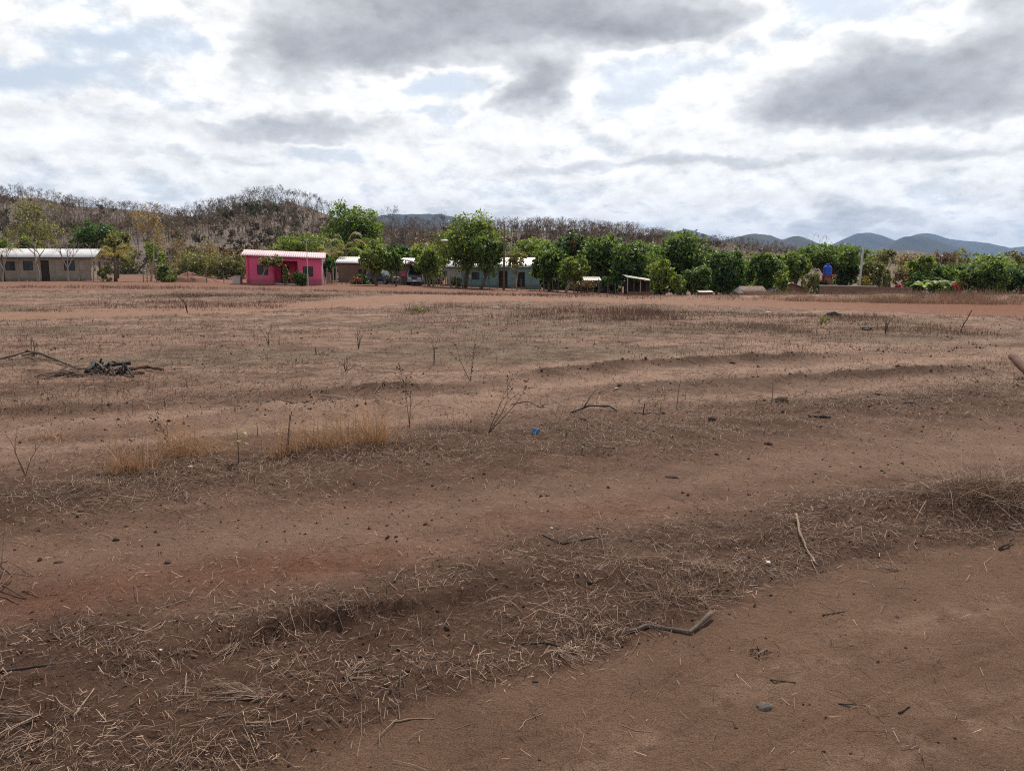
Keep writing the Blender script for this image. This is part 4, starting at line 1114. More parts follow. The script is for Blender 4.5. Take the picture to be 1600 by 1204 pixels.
def wheel(root, x, y, r, w=.2):
    o = MB().tube([(-w / 2, 0, 0), (w / 2, 0, 0)], r, 18).build('wheel', M['tyre'], root); o.location = (x, y, r)
    MB().tube([(-w / 2 - .008, 0, 0), (w / 2 + .008, 0, 0)], r * .58, 14).build('rim', M['car_silver'], o)


def car(name, label, px, Y, yaw, paint, suv=True):
    """nose towards -y"""
    x = at(px, 440, Y)[0]; g = float(Hbase(x, Y)); t = empty(name, (x, Y, g), yaw); tag(t, label, 'car'); w = .82; L = 4.1
    hz = 1.0 if suv else .86; top = 1.62 if suv else 1.38
    def hull(sections, nm, mat, par=t):
        mb = MB(); V = []; n = len(sections[0])
        for s in sections: V += s
        F = [(i * n + k, i * n + (k + 1) % n, (i + 1) * n + (k + 1) % n, (i + 1) * n + k) for i in range(len(sections) - 1) for k in range(n)]
        F += [tuple(range(n - 1, -1, -1)), tuple((len(sections) - 1) * n + k for k in range(n))]
        o = mb.add(V, F).build(nm, mat, par, False); b = o.modifiers.new('bevel', 'BEVEL'); b.width = .04; b.segments = 2; b.limit_method = 'ANGLE'; return o
    def ring(y, wb, zb, wt, zt): return [(-wb, y, zb), (wb, y, zb), (wb * 1.02, y, (zb + zt) / 2), (wt, y, zt), (-wt, y, zt), (-wb * 1.02, y, (zb + zt) / 2)]
    hull([ring(-L / 2, w * .9, .36, w * .84, hz * .82), ring(-L / 2 + .25, w, .28, w * .92, hz * .92), ring(-L / 2 + 1.2, w, .26, w * .95, hz), ring(L / 2 - .4, w, .26, w * .95, hz), ring(L / 2, w * .92, .36, w * .9, hz * .94)], 'body', M[paint])
    y0 = -L / 2 + 1.0; y1 = (L / 2 - .05) if suv else L / 2 - .7
    hull([ring(y0, w * .93, hz - .02, w * .9, hz), ring(y0 + .62, w * .93, hz - .02, w * .74, top), ring(y1 - .35, w * .93, hz - .02, w * .74, top - .02), ring(y1, w * .93, hz - .02, w * .86, hz + .03)], 'cabin', M[paint])
    k = .62
    MB().add([(-w * .8, y0 + .06 - .012, hz + .05), (w * .8, y0 + .06 - .012, hz + .05), (w * .66, y0 + .58 - .012, top - .05), (-w * .66, y0 + .58 - .012, top - .05)], [(0, 1, 2, 3)]).build('windscreen', M['glass'], t).location = (0, -.03, .02)
    for s in (-1, 1):
        MB().add([(s * w * .945, y0 + .3, hz + .06), (s * w * .945, y1 - .3, hz + .06), (s * w * .79, y1 - .5, top - .1), (s * w * .79, y0 + .68, top - .1)], [(0, 1, 2, 3)] if s > 0 else [(3, 2, 1, 0)]).build('side_window', M['glass'], t).location = (s * .012, 0, 0)
        MB().box((s * w * .62 - .16, -L / 2 - .03, hz * .64), (s * w * .62 + .16, -L / 2 + .05, hz * .80)).build('headlight', M['lamp_glass'], t)
        MB().box((s * w * .8 - .08, L / 2 - .04, hz * .62), (s * w * .8 + .08, L / 2 + .02, hz * .85)).build('tail_light', M['redsteel'], t)
        MB().box((s * (w + .02), y0 + .35, hz + .02), (s * (w + .17), y0 + .43, hz + .14)).build('mirror', M['car_dark'], t)
        for y in (-L / 2 + .8, L / 2 - .8): wheel(t, s * (w - .09), y, .33 if suv else .3)
    MB().box((-w * .36, -L / 2 - .02, hz * .62), (w * .36, -L / 2 + .04, hz * .80)).build('grille', M['frame'], t)
    MB().box((-w * .92, -L / 2 - .09, .34), (w * .92, -L / 2 + .02, .52)).build('bumper', M['car_silver'], t)
    MB().box((-.2, -L / 2 - .1, .4), (.2, -L / 2 - .092, .5)).build('number_plate', M['white'], t)
    MB().box((-w * .9, L / 2 - .02, .36), (w * .9, L / 2 + .07, .5)).build('bumper', M['car_silver'], t)
    return t


car('parked_car', 'light grey car facing the field under the car port', 649, 86.5, rad(4), 'car_silver', True)
car('parked_car', 'dark car parked side-on behind the fence of the brown house', 594, 84.6, rad(62), 'car_dark', False)

# ------------------------------------------------------------------ trees of the village, left to right
G1 = 'leafless trees in front of the grey house'
bare_tree('bare_tree', 'pale leafless tree with thick trunk beside the grey house door', 60, 362, 77., 1, .14, 5, group=G1, spread=.5)
bare_tree('bare_tree', 'slim pale leafless tree in front of the right window of the grey house', 107, 366, 77., 2, .09, 5, group=G1, spread=.48)
bare_tree('bare_tree', 'leaning pale leafless tree at the left edge of the photo', 4, 372, 77., 3, .08, 5, group=G1, leaf='tan', nleaf=150)
bare_tree('bare_tree', 'thin leafless sapling at the right corner of the grey house', 146, 378, 79., 4, .05, 5, group=G1)
bare_tree('sparse_tree', 'tall sparse tree with yellowish leaves right of the yellow palm', 236, 320, 80., 5, .11, 6, leaf='tan', nleaf=2600, spread=.62, size=.17, trunk=.15, up=.15, twig=1.3)
bare_tree('sparse_tree', 'smaller sparse tree with twiggy crown next to the post fence', 266, 348, 84., 6, .08, 6, leaf='tan', nleaf=900, spread=.6, size=.16, trunk=.16)
palm('palm_tree', 'yellowing palm at the right end of the grey house', 181, 402, 80., 3.0, 15, 'yellow', 1, .14)
palm('palm_tree', 'palm with dead fronds at the left edge of the photo', 6, 398, 79., 2.6, 10, 'tan', 2, .12)
palm('palm_tree', 'green palm with tall fronds between the pink and brown houses', 540, 390, 93., 4.0, 17, 'lime', 3, .16, dead=4)
palm('palm_tree', 'palm behind the dense tree at the right edge', 1592, 425, 88., 3.4, 15, 'lime', 4, .16, dead=2)
palm('palm_tree', 'small yellowish palm behind the pink house roof', 517, 402, 95., 2.8, 11, 'yellow', 5, .12)
T = leafy_tree
T('olive_tree', 'yellow olive tree behind the left part of the grey house', 4, 98, 318, 402, 112., 'olive', n=2600, size=.24, clumps=130, seed=1, lobes=10)
T('green_tree', 'small green tree behind the grey house at the far left', -30, 34, 372, 405, 100., 'lime', n=1500, seed=2)
T('green_tree', 'low green tree just behind the middle of the grey house roof', 28, 62, 372, 396, 102., 'lime', n=1000, seed=3)
T('dark_tree', 'dark green tree behind the right end of the grey house roof', 108, 188, 352, 398, 104., 'deep', n=3200, seed=4)
T('olive_tree', 'yellow green tree behind the yellow palm', 160, 208, 362, 402, 98., 'olive', n=1800, seed=5)
T('mango_tree', 'big rounded mango tree on the slope behind the pink house', 496, 604, 321, 408, 108., 'mango', n=7500, size=.3, clumps=300, seed=6, lobes=16, trunk_r=.3)
T('acacia_tree', 'bright green spreading tree just behind the pink house roof', 428, 512, 366, 402, 100., 'lime', n=4500, size=.22, clumps=230, seed=7, flat=.3)
T('green_tree', 'leafy tree between the palm and the brown house roof', 552, 612, 378, 412, 96., 'lime', n=2600, seed=8)
T('dark_tree', 'dark tree behind the right end of the brown house', 600, 650, 382, 420, 98., 'deep', n=2400, seed=9)
T('yard_tree', 'round green tree in front of the brown house', 561, 607, 386, 430, 80., 'lime', n=3000, size=.2, seed=10, px=591, trunk_r=.12, stems=2)
T('yard_tree', 'smaller green tree with twin stems beside the notice board', 600, 629, 391, 430, 79.5, 'mango', n=1800, size=.2, seed=11, px=617, trunk_r=.1, stems=2)
T('stick_tree', 'light green tree of many thin stems next to the car port', 650, 694, 392, 432, 84., 'lime', n=2600, size=.2, seed=12, trunk_r=.12, stems=5, bark='bark_grey')
T('shade_tree', 'tallest bright green tree in front of the teal house', 680, 790, 338, 434, 83., 'lime', n=9500, size=.24, clumps=380, seed=13, lobes=18, trunk_r=.24, px=726, lobe_r=.42)
T('dark_tree', 'darker green tree against the left side of the utility pole', 738, 790, 372, 432, 80., 'mango', n=3800, size=.22, clumps=180, seed=14, px=751, trunk_r=.16)
T('sapling', 'slender tree with wispy crown between the two teal house doors', 793, 823, 396, 430, 79., 'olive', n=750, size=.18, clumps=50, seed=15, px=808, trunk_r=.06, bark='bark_grey')
T('green_tree', 'bright green tree beyond the teal house roof', 800, 882, 373, 412, 112., 'lime', n=4200, size=.26, clumps=200, seed=16, flat=.3)
T('dark_tree', 'dark bushy tree at the right end of the teal house', 834, 884, 394, 444, 83., 'mango', n=3600, size=.24, seed=17, trunk_r=.14, px=858)
T('yard_tree', 'light green tree with forked pale stems behind the wooden fence', 868, 923, 401, 440, 81., 'lime', n=3400, size=.22, seed=18, px=884, trunk_r=.13, stems=3, bark='bark_grey')
T('mango_tree', 'dark mango tree with reddish new leaves left of the round crowns', 866, 918, 366, 415, 95., 'deep', n=3400, size=.28, seed=19, trunk_r=.2)
bush('reddish_crown', 'reddish leaved shrub top beside the dark mango tree', 892, 914, 366, 400, 94., 'rust', 60, 700, .26, stems=1)
T('mango_tree', 'round mango tree in the middle of the green row', 905, 982, 371, 442, 91., 'mango', n=6200, size=.28, clumps=260, seed=20, lobes=15, trunk_r=.24)
T('mango_tree', 'dense mango tree overhanging the open shed', 950, 1026, 380, 446, 88., 'mango', n=5600, size=.28, clumps=240, seed=21, lobes=14, trunk_r=.24, px=938)
T('mango_tree', 'largest round mango tree right of the open shed', 1012, 1112, 372, 452, 92., 'mango', n=8800, size=.28, clumps=340, seed=22, lobes=18, trunk_r=.3)
T('lime_tree', 'pale green bushy tree right beside the open shed', 1012, 1052, 410, 458, 79., 'lime', n=2400, size=.2, seed=23, trunk_r=.08, stems=3)
bush('garden_bush', 'small light green bush below the largest mango tree', 1042, 1070, 432, 462, 78., 'lime', 24, 1100, .18)
T('garden_tree', 'low spreading green tree below the right side of the largest mango tree', 1066, 1112, 418, 462, 81., 'mango', n=2800, size=.22, seed=25, stems=2, trunk_r=.1)
T('mango_tree', 'dark mango tree above the low tin shelter', 1105, 1174, 394, 460, 86., 'deep', n=5200, size=.28, clumps=220, seed=26, trunk_r=.22)
T('mango_tree', 'round dark tree behind the rusty hut', 1167, 1228, 404, 458, 87., 'mango', n=4400, size=.26, clumps=200, seed=27, trunk_r=.2)
bush('garden_bush', 'bright green bush between the rusty hut and the gable house', 1204, 1232, 428, 462, 79., 'lime', 28, 1100, .2)
T('lime_tree', 'bright green tree left of the flat-topped tree', 1220, 1268, 393, 442, 93., 'lime', n=3600, size=.26, seed=29, trunk_r=.16)
T('rain_tree', 'wide flat-topped dark green tree behind the water tank', 1238, 1352, 375, 430, 98., 'mango', n=9500, size=.27, clumps=360, seed=30, flat=.55, lobes=16, trunk_r=.3, lobe_r=.4)
T('dark_tree', 'dark foliage filling the shade behind the water tank', 1290, 1346, 405, 452, 104., 'deep', n=3600, size=.3, seed=31, trunk_r=.2)
bare_tree('bare_tree', 'leafless tree rising above the flat-topped tree', 1288, 362, 118., 32, .1, 6, spread=.5)
bush('round_bush', 'olive bush standing in front of the gable house', 1252, 1281, 424, 460, 77., 'olive', 33, 1700, .15)
T('yellow_tree', 'yellowish green tree just right of the concrete pole', 1344, 1384, 408, 452, 96., 'olive', n=1800, seed=34, trunk_r=.1)
for k, (l, r, t_, lf) in enumerate(((1376, 1400, 424, 'olive'), (1396, 1424, 420, 'tan'), (1340, 1362, 428, 'yellow'))):
    bush('scrub_bush', ['dull olive scrub bush behind the garden wall', 'tan dry scrub bush behind the end of the garden wall', 'yellow scrub bush at the foot of the concrete pole'][k], l, r, t_, 456, 92., lf, 70 + k, 700, .2, clumps=40)
T('lime_tree', 'upright bright green tree beyond the end of the garden wall', 1412, 1458, 400, 452, 93., 'lime', n=3600, size=.26, seed=35, trunk_r=.16)
T('garden_tree', 'green tree behind the banana plants', 1440, 1486, 416, 456, 97., 'mango', n=2600, size=.26, seed=36)
for k, (px, t_) in enumerate(((1446, 424), (1463, 420), (1477, 426), (1489, 430))):
    banana('banana_plant', ['banana plant leftmost of the four beside the garden wall', 'tallest banana plant beside the garden wall', 'banana plant just left of the red flowers', 'small banana plant closest to the red flowers'][k], px, t_, 86., k, 'banana plants')
bush('bougainvillea', 'bush with bright red flowers below the thin pole', 1490, 1512, 438, 454, 84., 'red', 40, 650, .16, clumps=40, lobes=5)
bush('bougainvillea', 'small red flowering bush above the garden wall coping', 1395, 1409, 443, 452, 86., 'red', 41, 260, .14, clumps=20, lobes=4)
T('dense_tree', 'dense green tree right of the red flowering bush', 1496, 1572, 408, 460, 84., 'mango', n=5600, size=.26, clumps=240, seed=42, trunk_r=.2)
T('lime_tree', 'light green tree behind the dense tree at the right', 1520, 1590, 402, 440, 98., 'lime', n=3000, size=.26, seed=43)
T('dense_tree', 'dark green tree at the right edge of the photo', 1555, 1640, 412, 460, 86., 'deep', n=4600, size=.26, clumps=200, seed=44, trunk_r=.2)
T('young_tree', 'young umbrella-shaped tree in front of the pink house window', 405, 441, 398, 419, 73.5, 'olive', n=1300, size=.17, clumps=70, seed=45, flat=.3, px=404, trunk_r=.05, bark='bark_grey')
bush('clipped_bush', 'dark conical clipped bush in front of the pink house', 459.5, 480.5, 424, 448, 72.5, 'deep', 46, 2200, .12, lobes=12, lobe_r=.62, clumps=160)
bush('porch_bush', 'leafy bush hiding the pink house doorway', 440, 452, 417, 446, 73.4, 'olive', 47, 700, .14)
bush('yard_bush', 'dark green bush behind the post fence at the left', 244, 272, 416, 443, 78., 'mango', 48, 1300, .17)
bush('yard_bush', 'low bright green bush beside the dark green bush', 258, 276, 430, 444, 77., 'lime', 49, 600, .15)
bush('corner_bush', 'sparse bush growing against the grey house end wall', 152, 176, 416, 442, 79.5, 'olive', 50, 700, .14, clumps=40)
for k, (l, r, t_) in enumerate(((272, 306, 402), (300, 338, 398), (330, 364, 400), (356, 388, 404))):
    bush('olive_shrub', ['leftmost of the four olive shrubs left of the pink house', 'tallest olive shrub left of the pink house', 'third of the four olive shrubs towards the pink house', 'olive shrub touching the left corner of the pink house'][k], l - 6, r + 6, t_, 448, 92. + k, 'olive', 51 + k, 2400, .17, clumps=200, lobes=12, lobe_r=.6, group='olive shrubs left of the pink house')
bush('hedge_bush', 'dark shrub between the pink house and the stake fence', 502, 532, 398, 448, 84., 'deep', 56, 2200, .2)
bush('hedge_bush', 'dark low shrub hiding the front of the dark car', 546, 580, 430, 450, 83., 'deep', 57, 1400, .17)
bush('flower_bush', 'small bush with red flowers in front of the brown house', 549, 563, 432, 442, 82.3, 'red', 58, 130, .12, clumps=14)
bush('fence_bush', 'dry twiggy bush behind the picket fence', 890, 930, 438, 458, 83., 'rust', 59, 900, .16)
bush('fence_bush', 'dark shade shrub under the light green forked tree', 846, 880, 430, 456, 84., 'deep', 61, 1500, .2)
bush('fence_bush', 'dark shrub left of the open shed', 936, 976, 428, 458, 86., 'deep', 62, 1800, .2)
bush('mound_bush', 'green bush along the fence before the teal house', 700, 722, 432, 452, 83., 'mango', 63, 500, .15)
BELT = [(832, 884, 384), (880, 930, 380), (925, 975, 384), (985, 1040, 386), (1040, 1100, 388), (1090, 1150, 398), (1140, 1195, 402), (1190, 1245, 404), (1400, 1450, 412), (1470, 1530, 412), (600, 660, 392), (630, 690, 388)]
BEHIND = ['behind the right end of the teal house', 'behind the dark mango tree and its reddish neighbour', 'behind the mango tree in the middle of the row', 'behind the mango tree over the open shed', 'behind the largest mango tree', 'behind the tree above the tin shelter', 'behind the dark mango tree left of the hut',
          'behind the rusty hut trees', 'behind the upright bright green tree', 'behind the red flowering bush', 'behind the notice board', 'behind the many-stemmed light green tree']
for k, (l, r, t_) in enumerate(BELT):
    leafy_tree('back_row_tree', (['mid green', 'bright green', 'bright green'][k % 3] if k > 4 else ['mid green', 'dark green', 'bright green'][k % 3]) + ' tree filling the gap ' + BEHIND[k], l, r, t_, 448, 101. + 2 * (k % 3), ['mango', 'lime', 'lime'][k % 3] if k > 4 else ['mango', 'deep', 'lime'][k % 3], n=2600, size=.3, seed=400 + k, group='back row of trees', trunk_r=.18, lobe_r=.52)
HEDGE = [(846, 866), (862, 886), (884, 906), (902, 928), (926, 948), (944, 968), (1020, 1044), (1050, 1076), (1084, 1108), (1108, 1134), (1130, 1156), (1190, 1214), (648, 668), (672, 694), (1268, 1290), (1420, 1442), (1452, 1476), (1476, 1500), (1530, 1560), (1566, 1600)]
NEXT = ['at the right end of the teal house', 'behind the forked light green tree', 'behind the middle of the picket fence', 'left of the low lean-to', 'right of the low lean-to', 'at the right end of the picket fence', 'right of the open shed', 'below the largest mango tree', 'left of the tin shelter', 'behind the tin shelter',
        'left of the rusty hut', 'right of the rusty hut', 'behind the car port', 'behind the stick fence', 'left of the tank stand', 'at the end of the garden wall', 'under the banana plants', 'left of the red flowers', 'under the dense tree at the right', 'under the dark tree at the right edge']
for k, (l, r) in enumerate(HEDGE):  # undergrowth shrubs, added in dark leaf to deepen the shade between trunks
    bush('shade_fill_bush', 'dark undergrowth bush added to deepen the shade ' + NEXT[k], l - 4, r + 4, 424 + 5 * (k % 3) + 6 * (l > 900), 462, 90. + k % 3, ['deep', 'mango', 'deep'][k % 3], 300 + k, 1500, .22, 'undergrowth bushes', lobe_r=.55, clumps=110)
# scrub behind the village, seen between crowns
sc_rs = np.random.default_rng(8)
WHERE = ['behind the left half of the grey house', 'behind the grey house door', 'behind the dark tree of the grey house', 'behind the yellow palm', 'behind the tall sparse tree', 'behind the leftmost olive shrub', 'behind the tallest olive shrub',
         'behind the corner of the pink house', 'above the left half of the pink house roof', 'above the pink house porch', 'between the brown house trees', 'above the notice board', 'above the car port', 'behind the many-stemmed tree', 'left of the street lamp',
         'behind the right end of the teal house roof', 'behind the dark mango tree', 'behind the reddish shrub top', 'behind the rusty hut', 'right of the concrete pole', 'behind the olive scrub bush', 'behind the upright bright green tree', 'behind the banana plants',
         'behind the thin pole', 'behind the dense tree at the right', 'behind the palm at the right edge']
for k in range(26):
    px = [20, 75, 120, 200, 240, 290, 330, 365, 400, 440, 620, 640, 655, 668, 690, 800, 850, 880, 1180, 1360, 1385, 1420, 1475, 1500, 1530, 1580][k]; Y = sc_rs.uniform(125, 165); w_ = sc_rs.uniform(18, 30)
    y_t = 412 - sc_rs.uniform(6, 26) * (1.0 if px < 700 else .6)
    bush('scrub_tree', ['dull olive', 'tan', 'rusty brown', 'greyish olive', 'light green'][k % 5] + ' scrub tree seen ' + WHERE[k], px - w_, px + w_, y_t - 14, 424, Y, ['olive', 'tan', 'rust', 'olive', 'lime'][k % 5], 200 + k, 900, .3, 'scrub trees behind the village', 'tree', clumps=80)

# red earth heap left of the pink house
def heap(name, label, px, py, Y, rx, ry, h, mat, seed):
    rs = np.random.default_rng(seed); g = at(px, py, Y); u = np.linspace(-1, 1, 26); X, Yy = np.meshgrid(u, u); R = np.hypot(X, Yy)
    Z = h * np.clip(1 - R, 0, 1) ** .8 * (.6 + .8 * fbm(X + seed, Yy, 2.5, 4, seed)) - .1; V = np.stack([g[0] + X * rx, Y + Yy * ry, float(Hbase(g[0], Y)) + Z], -1).reshape(-1, 3)
    i = np.arange(25)[:, None]; k = np.arange(25)[None, :]; F = np.stack([i * 26 + k, i * 26 + k + 1, (i + 1) * 26 + k + 1, (i + 1) * 26 + k], -1).reshape(-1, 4)
    return tag(np_mesh(name, V, F, M[mat], None, True), label, 'mound')


M['red_earth'] = material('red_earth', (.24, .12, .08), .95, .3, 6., .6)
heap('earth_mound', 'heap of reddish earth behind the wire fence left of the pink house', 297, 440, 79., 2.6, 1.2, 1.1, 'red_earth', 5)
heap('earth_mound', 'small low heap of earth near the pink house blocks', 330, 440, 79.5, 1.6, .8, .5, 'red_earth', 6)
tag(MB().tube([tuple(at(300, 428, 78.6)), tuple(at(325, 433, 78.)), tuple(at(345, 435.5, 77.6))], [.07, .06, .05], 7).build('fallen_trunk', M['grey_wood']), 'pale fallen trunk lying on the earth heap', 'log')

# ------------------------------------------------------------------ straw litter and dry grass
def straws(name, label, X, Y, L, R, rs, mat='straw', lift=.012, tint=None, bend=.25, yaw=None, steep=.12):
    """thin three-sided stalks lying on the ground, bent in the middle"""
    n = len(X); a = rs.uniform(0, 2 * math.pi, n) if yaw is None else yaw; d = np.stack([np.cos(a), np.sin(a)], 1); p = np.stack([-d[:, 1], d[:, 0]], 1)
    bd = rs.normal(0, bend, n) * L; el = np.abs(rs.normal(0, steep, n)) * L; tl = rs.uniform(-1, 1, n)
    secs = []
    for k, t in enumerate((-.5, 0., .5)):
        q = np.stack([X, Y], 1) + d * (t * L)[:, None] + p * (bd * (0.25 - t * t) * 1.6)[:, None]
        z = H(q[:, 0], q[:, 1]) + R + rs.random(n) * lift * (.3 + .7 * (k == 1)) + np.maximum(t * tl, 0) * 2 * el * (rs.random(n) < .35)
        secs.append(np.stack([q[:, 0], q[:, 1], z], 1))
    P = np.array([[1., 0.], [-1., 0.], [0., 1.]])
    V = []
    for k, s in enumerate(secs):
        w = R * (1.0, .9, .55)[k]
        for cx, cz in P:
            V.append(s + np.concatenate([p * (cx * w)[:, None], (cz * w)[:, None]], 1))
    V = np.stack(V, 1).reshape(-1, 3); b = (np.arange(n) * 9)[:, None]
    F = np.concatenate([b + np.array([[3 * j + k, 3 * j + (k + 1) % 3, 3 * j + 3 + (k + 1) % 3, 3 * j + 3 + k]]) for j in range(2) for k in range(3)])
    if tint is None: tint = np.clip(rs.beta(1.1, 1.7, n), 0, 1)
    return np_mesh(name, V, F, M[mat], None, False, {'tint': ('FACE', np.tile(tint, 6))}), label


def blades(P, h, wd, rs, lean=.5, seg=2):
    """upright dry blades: P (n,3) feet -> V, F"""
    n = len(P); a = rs.uniform(0, 6.283, n); d = np.stack([np.cos(a), np.sin(a), np.zeros(n)], 1); b = rs.uniform(0, 6.283, n); s = np.stack([np.cos(b), np.sin(b), np.zeros(n)], 1)
    ln = np.abs(rs.normal(0, lean, n)) * h; V = []
    for k in range(seg + 1):
        t = k / seg; c = P + np.array((0, 0, 1.)) * (h * t * (1 - .18 * t * np.minimum(ln / h, 1.5)))[:, None] + d * (ln * t ** 1.7)[:, None]
        w = (wd * (1 - .8 * t))[:, None]; V += [c - s * w, c + s * w]
    V = np.stack(V, 1).reshape(-1, 3); base = (np.arange(n) * 2 * (seg + 1))[:, None]
    F = np.concatenate([base + np.array([[2 * k, 2 * k + 1, 2 * k + 3, 2 * k + 2]]) for k in range(seg)])
    return V, F


def scatter(n, y0, y1, rs, spread=.86, power=1.):
    y = y0 + (y1 - y0) * rs.random(n) ** power; x = rs.uniform(-1, 1, n) * (y * spread * .86 + .6); return x, y


def build_litter():
    rs = np.random.default_rng(55)
    # near bank
    x, y = scatter(100000, 1.7, 9.5, rs); path, litter, track, berm, r1, r2, road = masks(x, y)
    cl = np.clip(fbm(x, y, 2.6, 4, 81) * 4.2 - 1.75, 0, 1); sl = y - L_lip(x)
    w = litter * (.06 + .70 * cl) + .45 * np.exp(-((y - L_near(x) - .30) / .22) ** 2) * litter * (.3 + cl)
    w = w * (1 + 1.2 * ss(x, .0, 1.2)) + .035 + .05 * (1 - path) * (1 - track)
    k = rs.random(len(x)) < w; x, y = x[k], y[k]; n = len(x)
    L = np.clip(rs.lognormal(-3.15, .7, n), .012, .26); R = rs.uniform(.0005, .0015, n) * (1 + .06 * y) * (.75 + 2. * L)
    o, l = straws('straw_litter', '', x, y, L, R, rs, lift=.03, steep=.16); tag(o, 'pale dry straw litter strewn along the foreground bank', 'straw', None, 'stuff')
    # second bank, with tufts
    x, y = scatter(90000, 5.0, 16., rs); path, litter, track, berm, r1, r2, road = masks(x, y)
    cl = np.clip(fbm(x, y, 1.1, 3, 83) * 2.8 - .85, 0, 1); w = berm * (.15 + .75 * cl) + .03 + .14 * cl * (1 - track) * (y > L_berm(x))
    w = w * (1 + .0 * x); k = rs.random(len(x)) < w; x, y = x[k], y[k]; n = len(x)
    L = np.clip(rs.lognormal(-2.6, .6, n), .02, .4); R = rs.uniform(.001, .0024, n) * (.6 + .05 * y)
    o, l = straws('straw_litter', '', x, y, L, R, rs, lift=.05, steep=.22); tag(o, 'dry straw and stalk litter along the bank by the blue cap', 'straw', None, 'stuff')
    # bits of dead stalk over the whole field
    x, y = scatter(26000, 9., 60., rs, power=1.25); m = masks(x, y); cl = np.clip(fbm(x * .5, y, .5, 3, 85) * 3 - 1.0, 0, 1)
    k = rs.random(len(x)) < (.1 + .9 * cl) * (1 - m[6]); x, y = x[k], y[k]; n = len(x)
    o, l = straws('stalk_litter', '', x, y, rs.uniform(.08, .4, n) * (1 + y * .012), (.003 + .00016 * y * rs.random(n)), rs, 'straw', .05, np.clip(rs.beta(1.2, 3.0, n), 0, 1), steep=.3)
    tag(o, 'dark and pale dead stalks lying over the far field', 'straw', None, 'stuff')
    # chaff: short broken bits matted between the stalks
    x, y = scatter(150000, 1.7, 16., rs, power=1.3); m = masks(x, y); cl = np.clip(fbm(x, y, 3.4, 4, 88) * 4. - 1.5, 0, 1)
    k = rs.random(len(x)) < np.clip(m[1] * (.06 + .50 * cl) * (.6 + .7 * ss(x, -.6, .5)) + m[3] * (.2 + .7 * cl) + .05 + .10 * cl, 0, 1) * (1 - .8 * m[0]); x, y = x[k], y[k]; n = len(x)
    a = rs.uniform(0, 6.283, n); L = rs.uniform(.005, .022, n) * (1 + .07 * y); wd = rs.uniform(.0005, .0013, n) * (1 + .10 * y); t = rs.normal(0, .35, n)
    d = np.stack([np.cos(a), np.sin(a), t], 1) * L[:, None]; sd = np.stack([-np.sin(a), np.cos(a), rs.normal(0, .5, n)], 1) * wd[:, None]; c = np.stack([x, y, H(x, y) + .003 + np.abs(t) * L + rs.random(n) * .006], 1)
    V = np.stack([c - d - sd, c + d - sd * .7, c + d + sd * .7, c - d + sd], 1).reshape(-1, 3)
    tag(np_mesh('chaff', V, (np.arange(n) * 4)[:, None] + np.arange(4), M['straw'], None, False, {'tint': ('FACE', np.clip(rs.beta(1.1, 1.6, n), 0, 1))}), 'short broken bits of dry chaff matted over the banks', 'straw', None, 'stuff')
    # crumbs of soil
    x, y = scatter(90000, 1.7, 24., rs, power=1.2); m = masks(x, y); cl = np.clip(fbm(x, y, 1.5, 3, 87) * 2.6 - .8, 0, 1)
    w = .05 + .5 * m[1] * cl + .6 * m[3] * cl + .22 * cl + .5 * np.clip(m[4] + m[5], 0, 1) ** 3 * np.clip(fbm(x, y, .5, 2, 41) * 2.4 - .7, 0, 1); w *= (1 - .8 * m[0])
    k = rs.random(len(x)) < w; x, y = x[k], y[k]; n = len(x); r = np.clip(rs.lognormal(-5.6, .55, n), .002, .017) * (.8 + .075 * y) * (1 + .45 * np.clip(m[4] + m[5], 0, 1)[k] ** 2)
    D = np.array([(1, 0, 0), (-.5, .87, 0), (-.5, -.87, 0), (0, 0, .9), (.2, .3, -.6)]); V = np.stack([np.stack([x, y, H(x, y) + r * .15], 1) + (d + rs.normal(0, .28, (n, 3))) * r[:, None] for d in D], 1).reshape(-1, 3)
    b = (np.arange(n) * 5)[:, None]; F = np.concatenate([b + np.array([q]) for q in ((0, 1, 3), (1, 2, 3), (2, 0, 3), (1, 0, 4), (2, 1, 4), (0, 2, 4))])
    tag(np_mesh('soil_crumbs', V, F, M['clod']), 'small crumbs and clods of dark soil on the ground', 'soil', None, 'stuff')


build_litter()


def tufts(name, label, cx, cy, hh, rs, mat, per=14, rad_=.06, wd=.003, lean=.5, tint=None):
    n = len(cx); ix = np.repeat(np.arange(n), per); m_ = len(ix)
    X = cx[ix] + rs.normal(0, rad_, m_) * (1 + .02 * cy[ix]); Y = cy[ix] + rs.normal(0, rad_, m_) * (1 + .02 * cy[ix]); P = np.stack([X, Y, H(X, Y) - .01], 1)
    h = hh[ix] * rs.uniform(.35, 1.1, m_); V, F = blades(P, h, np.full(m_, wd) * (.5 + .045 * cy[ix]), rs, lean)
    t = np.clip(rs.uniform(.1, .9, n)[ix] * .6 + rs.random(m_) * .4, 0, 1) if tint is None else tint[ix]
    o = np_mesh(name, V, F, M[mat], None, False, {'tint': ('FACE', np.tile(t, 2))}); tag(o, label, 'grass', None, 'stuff'); return o


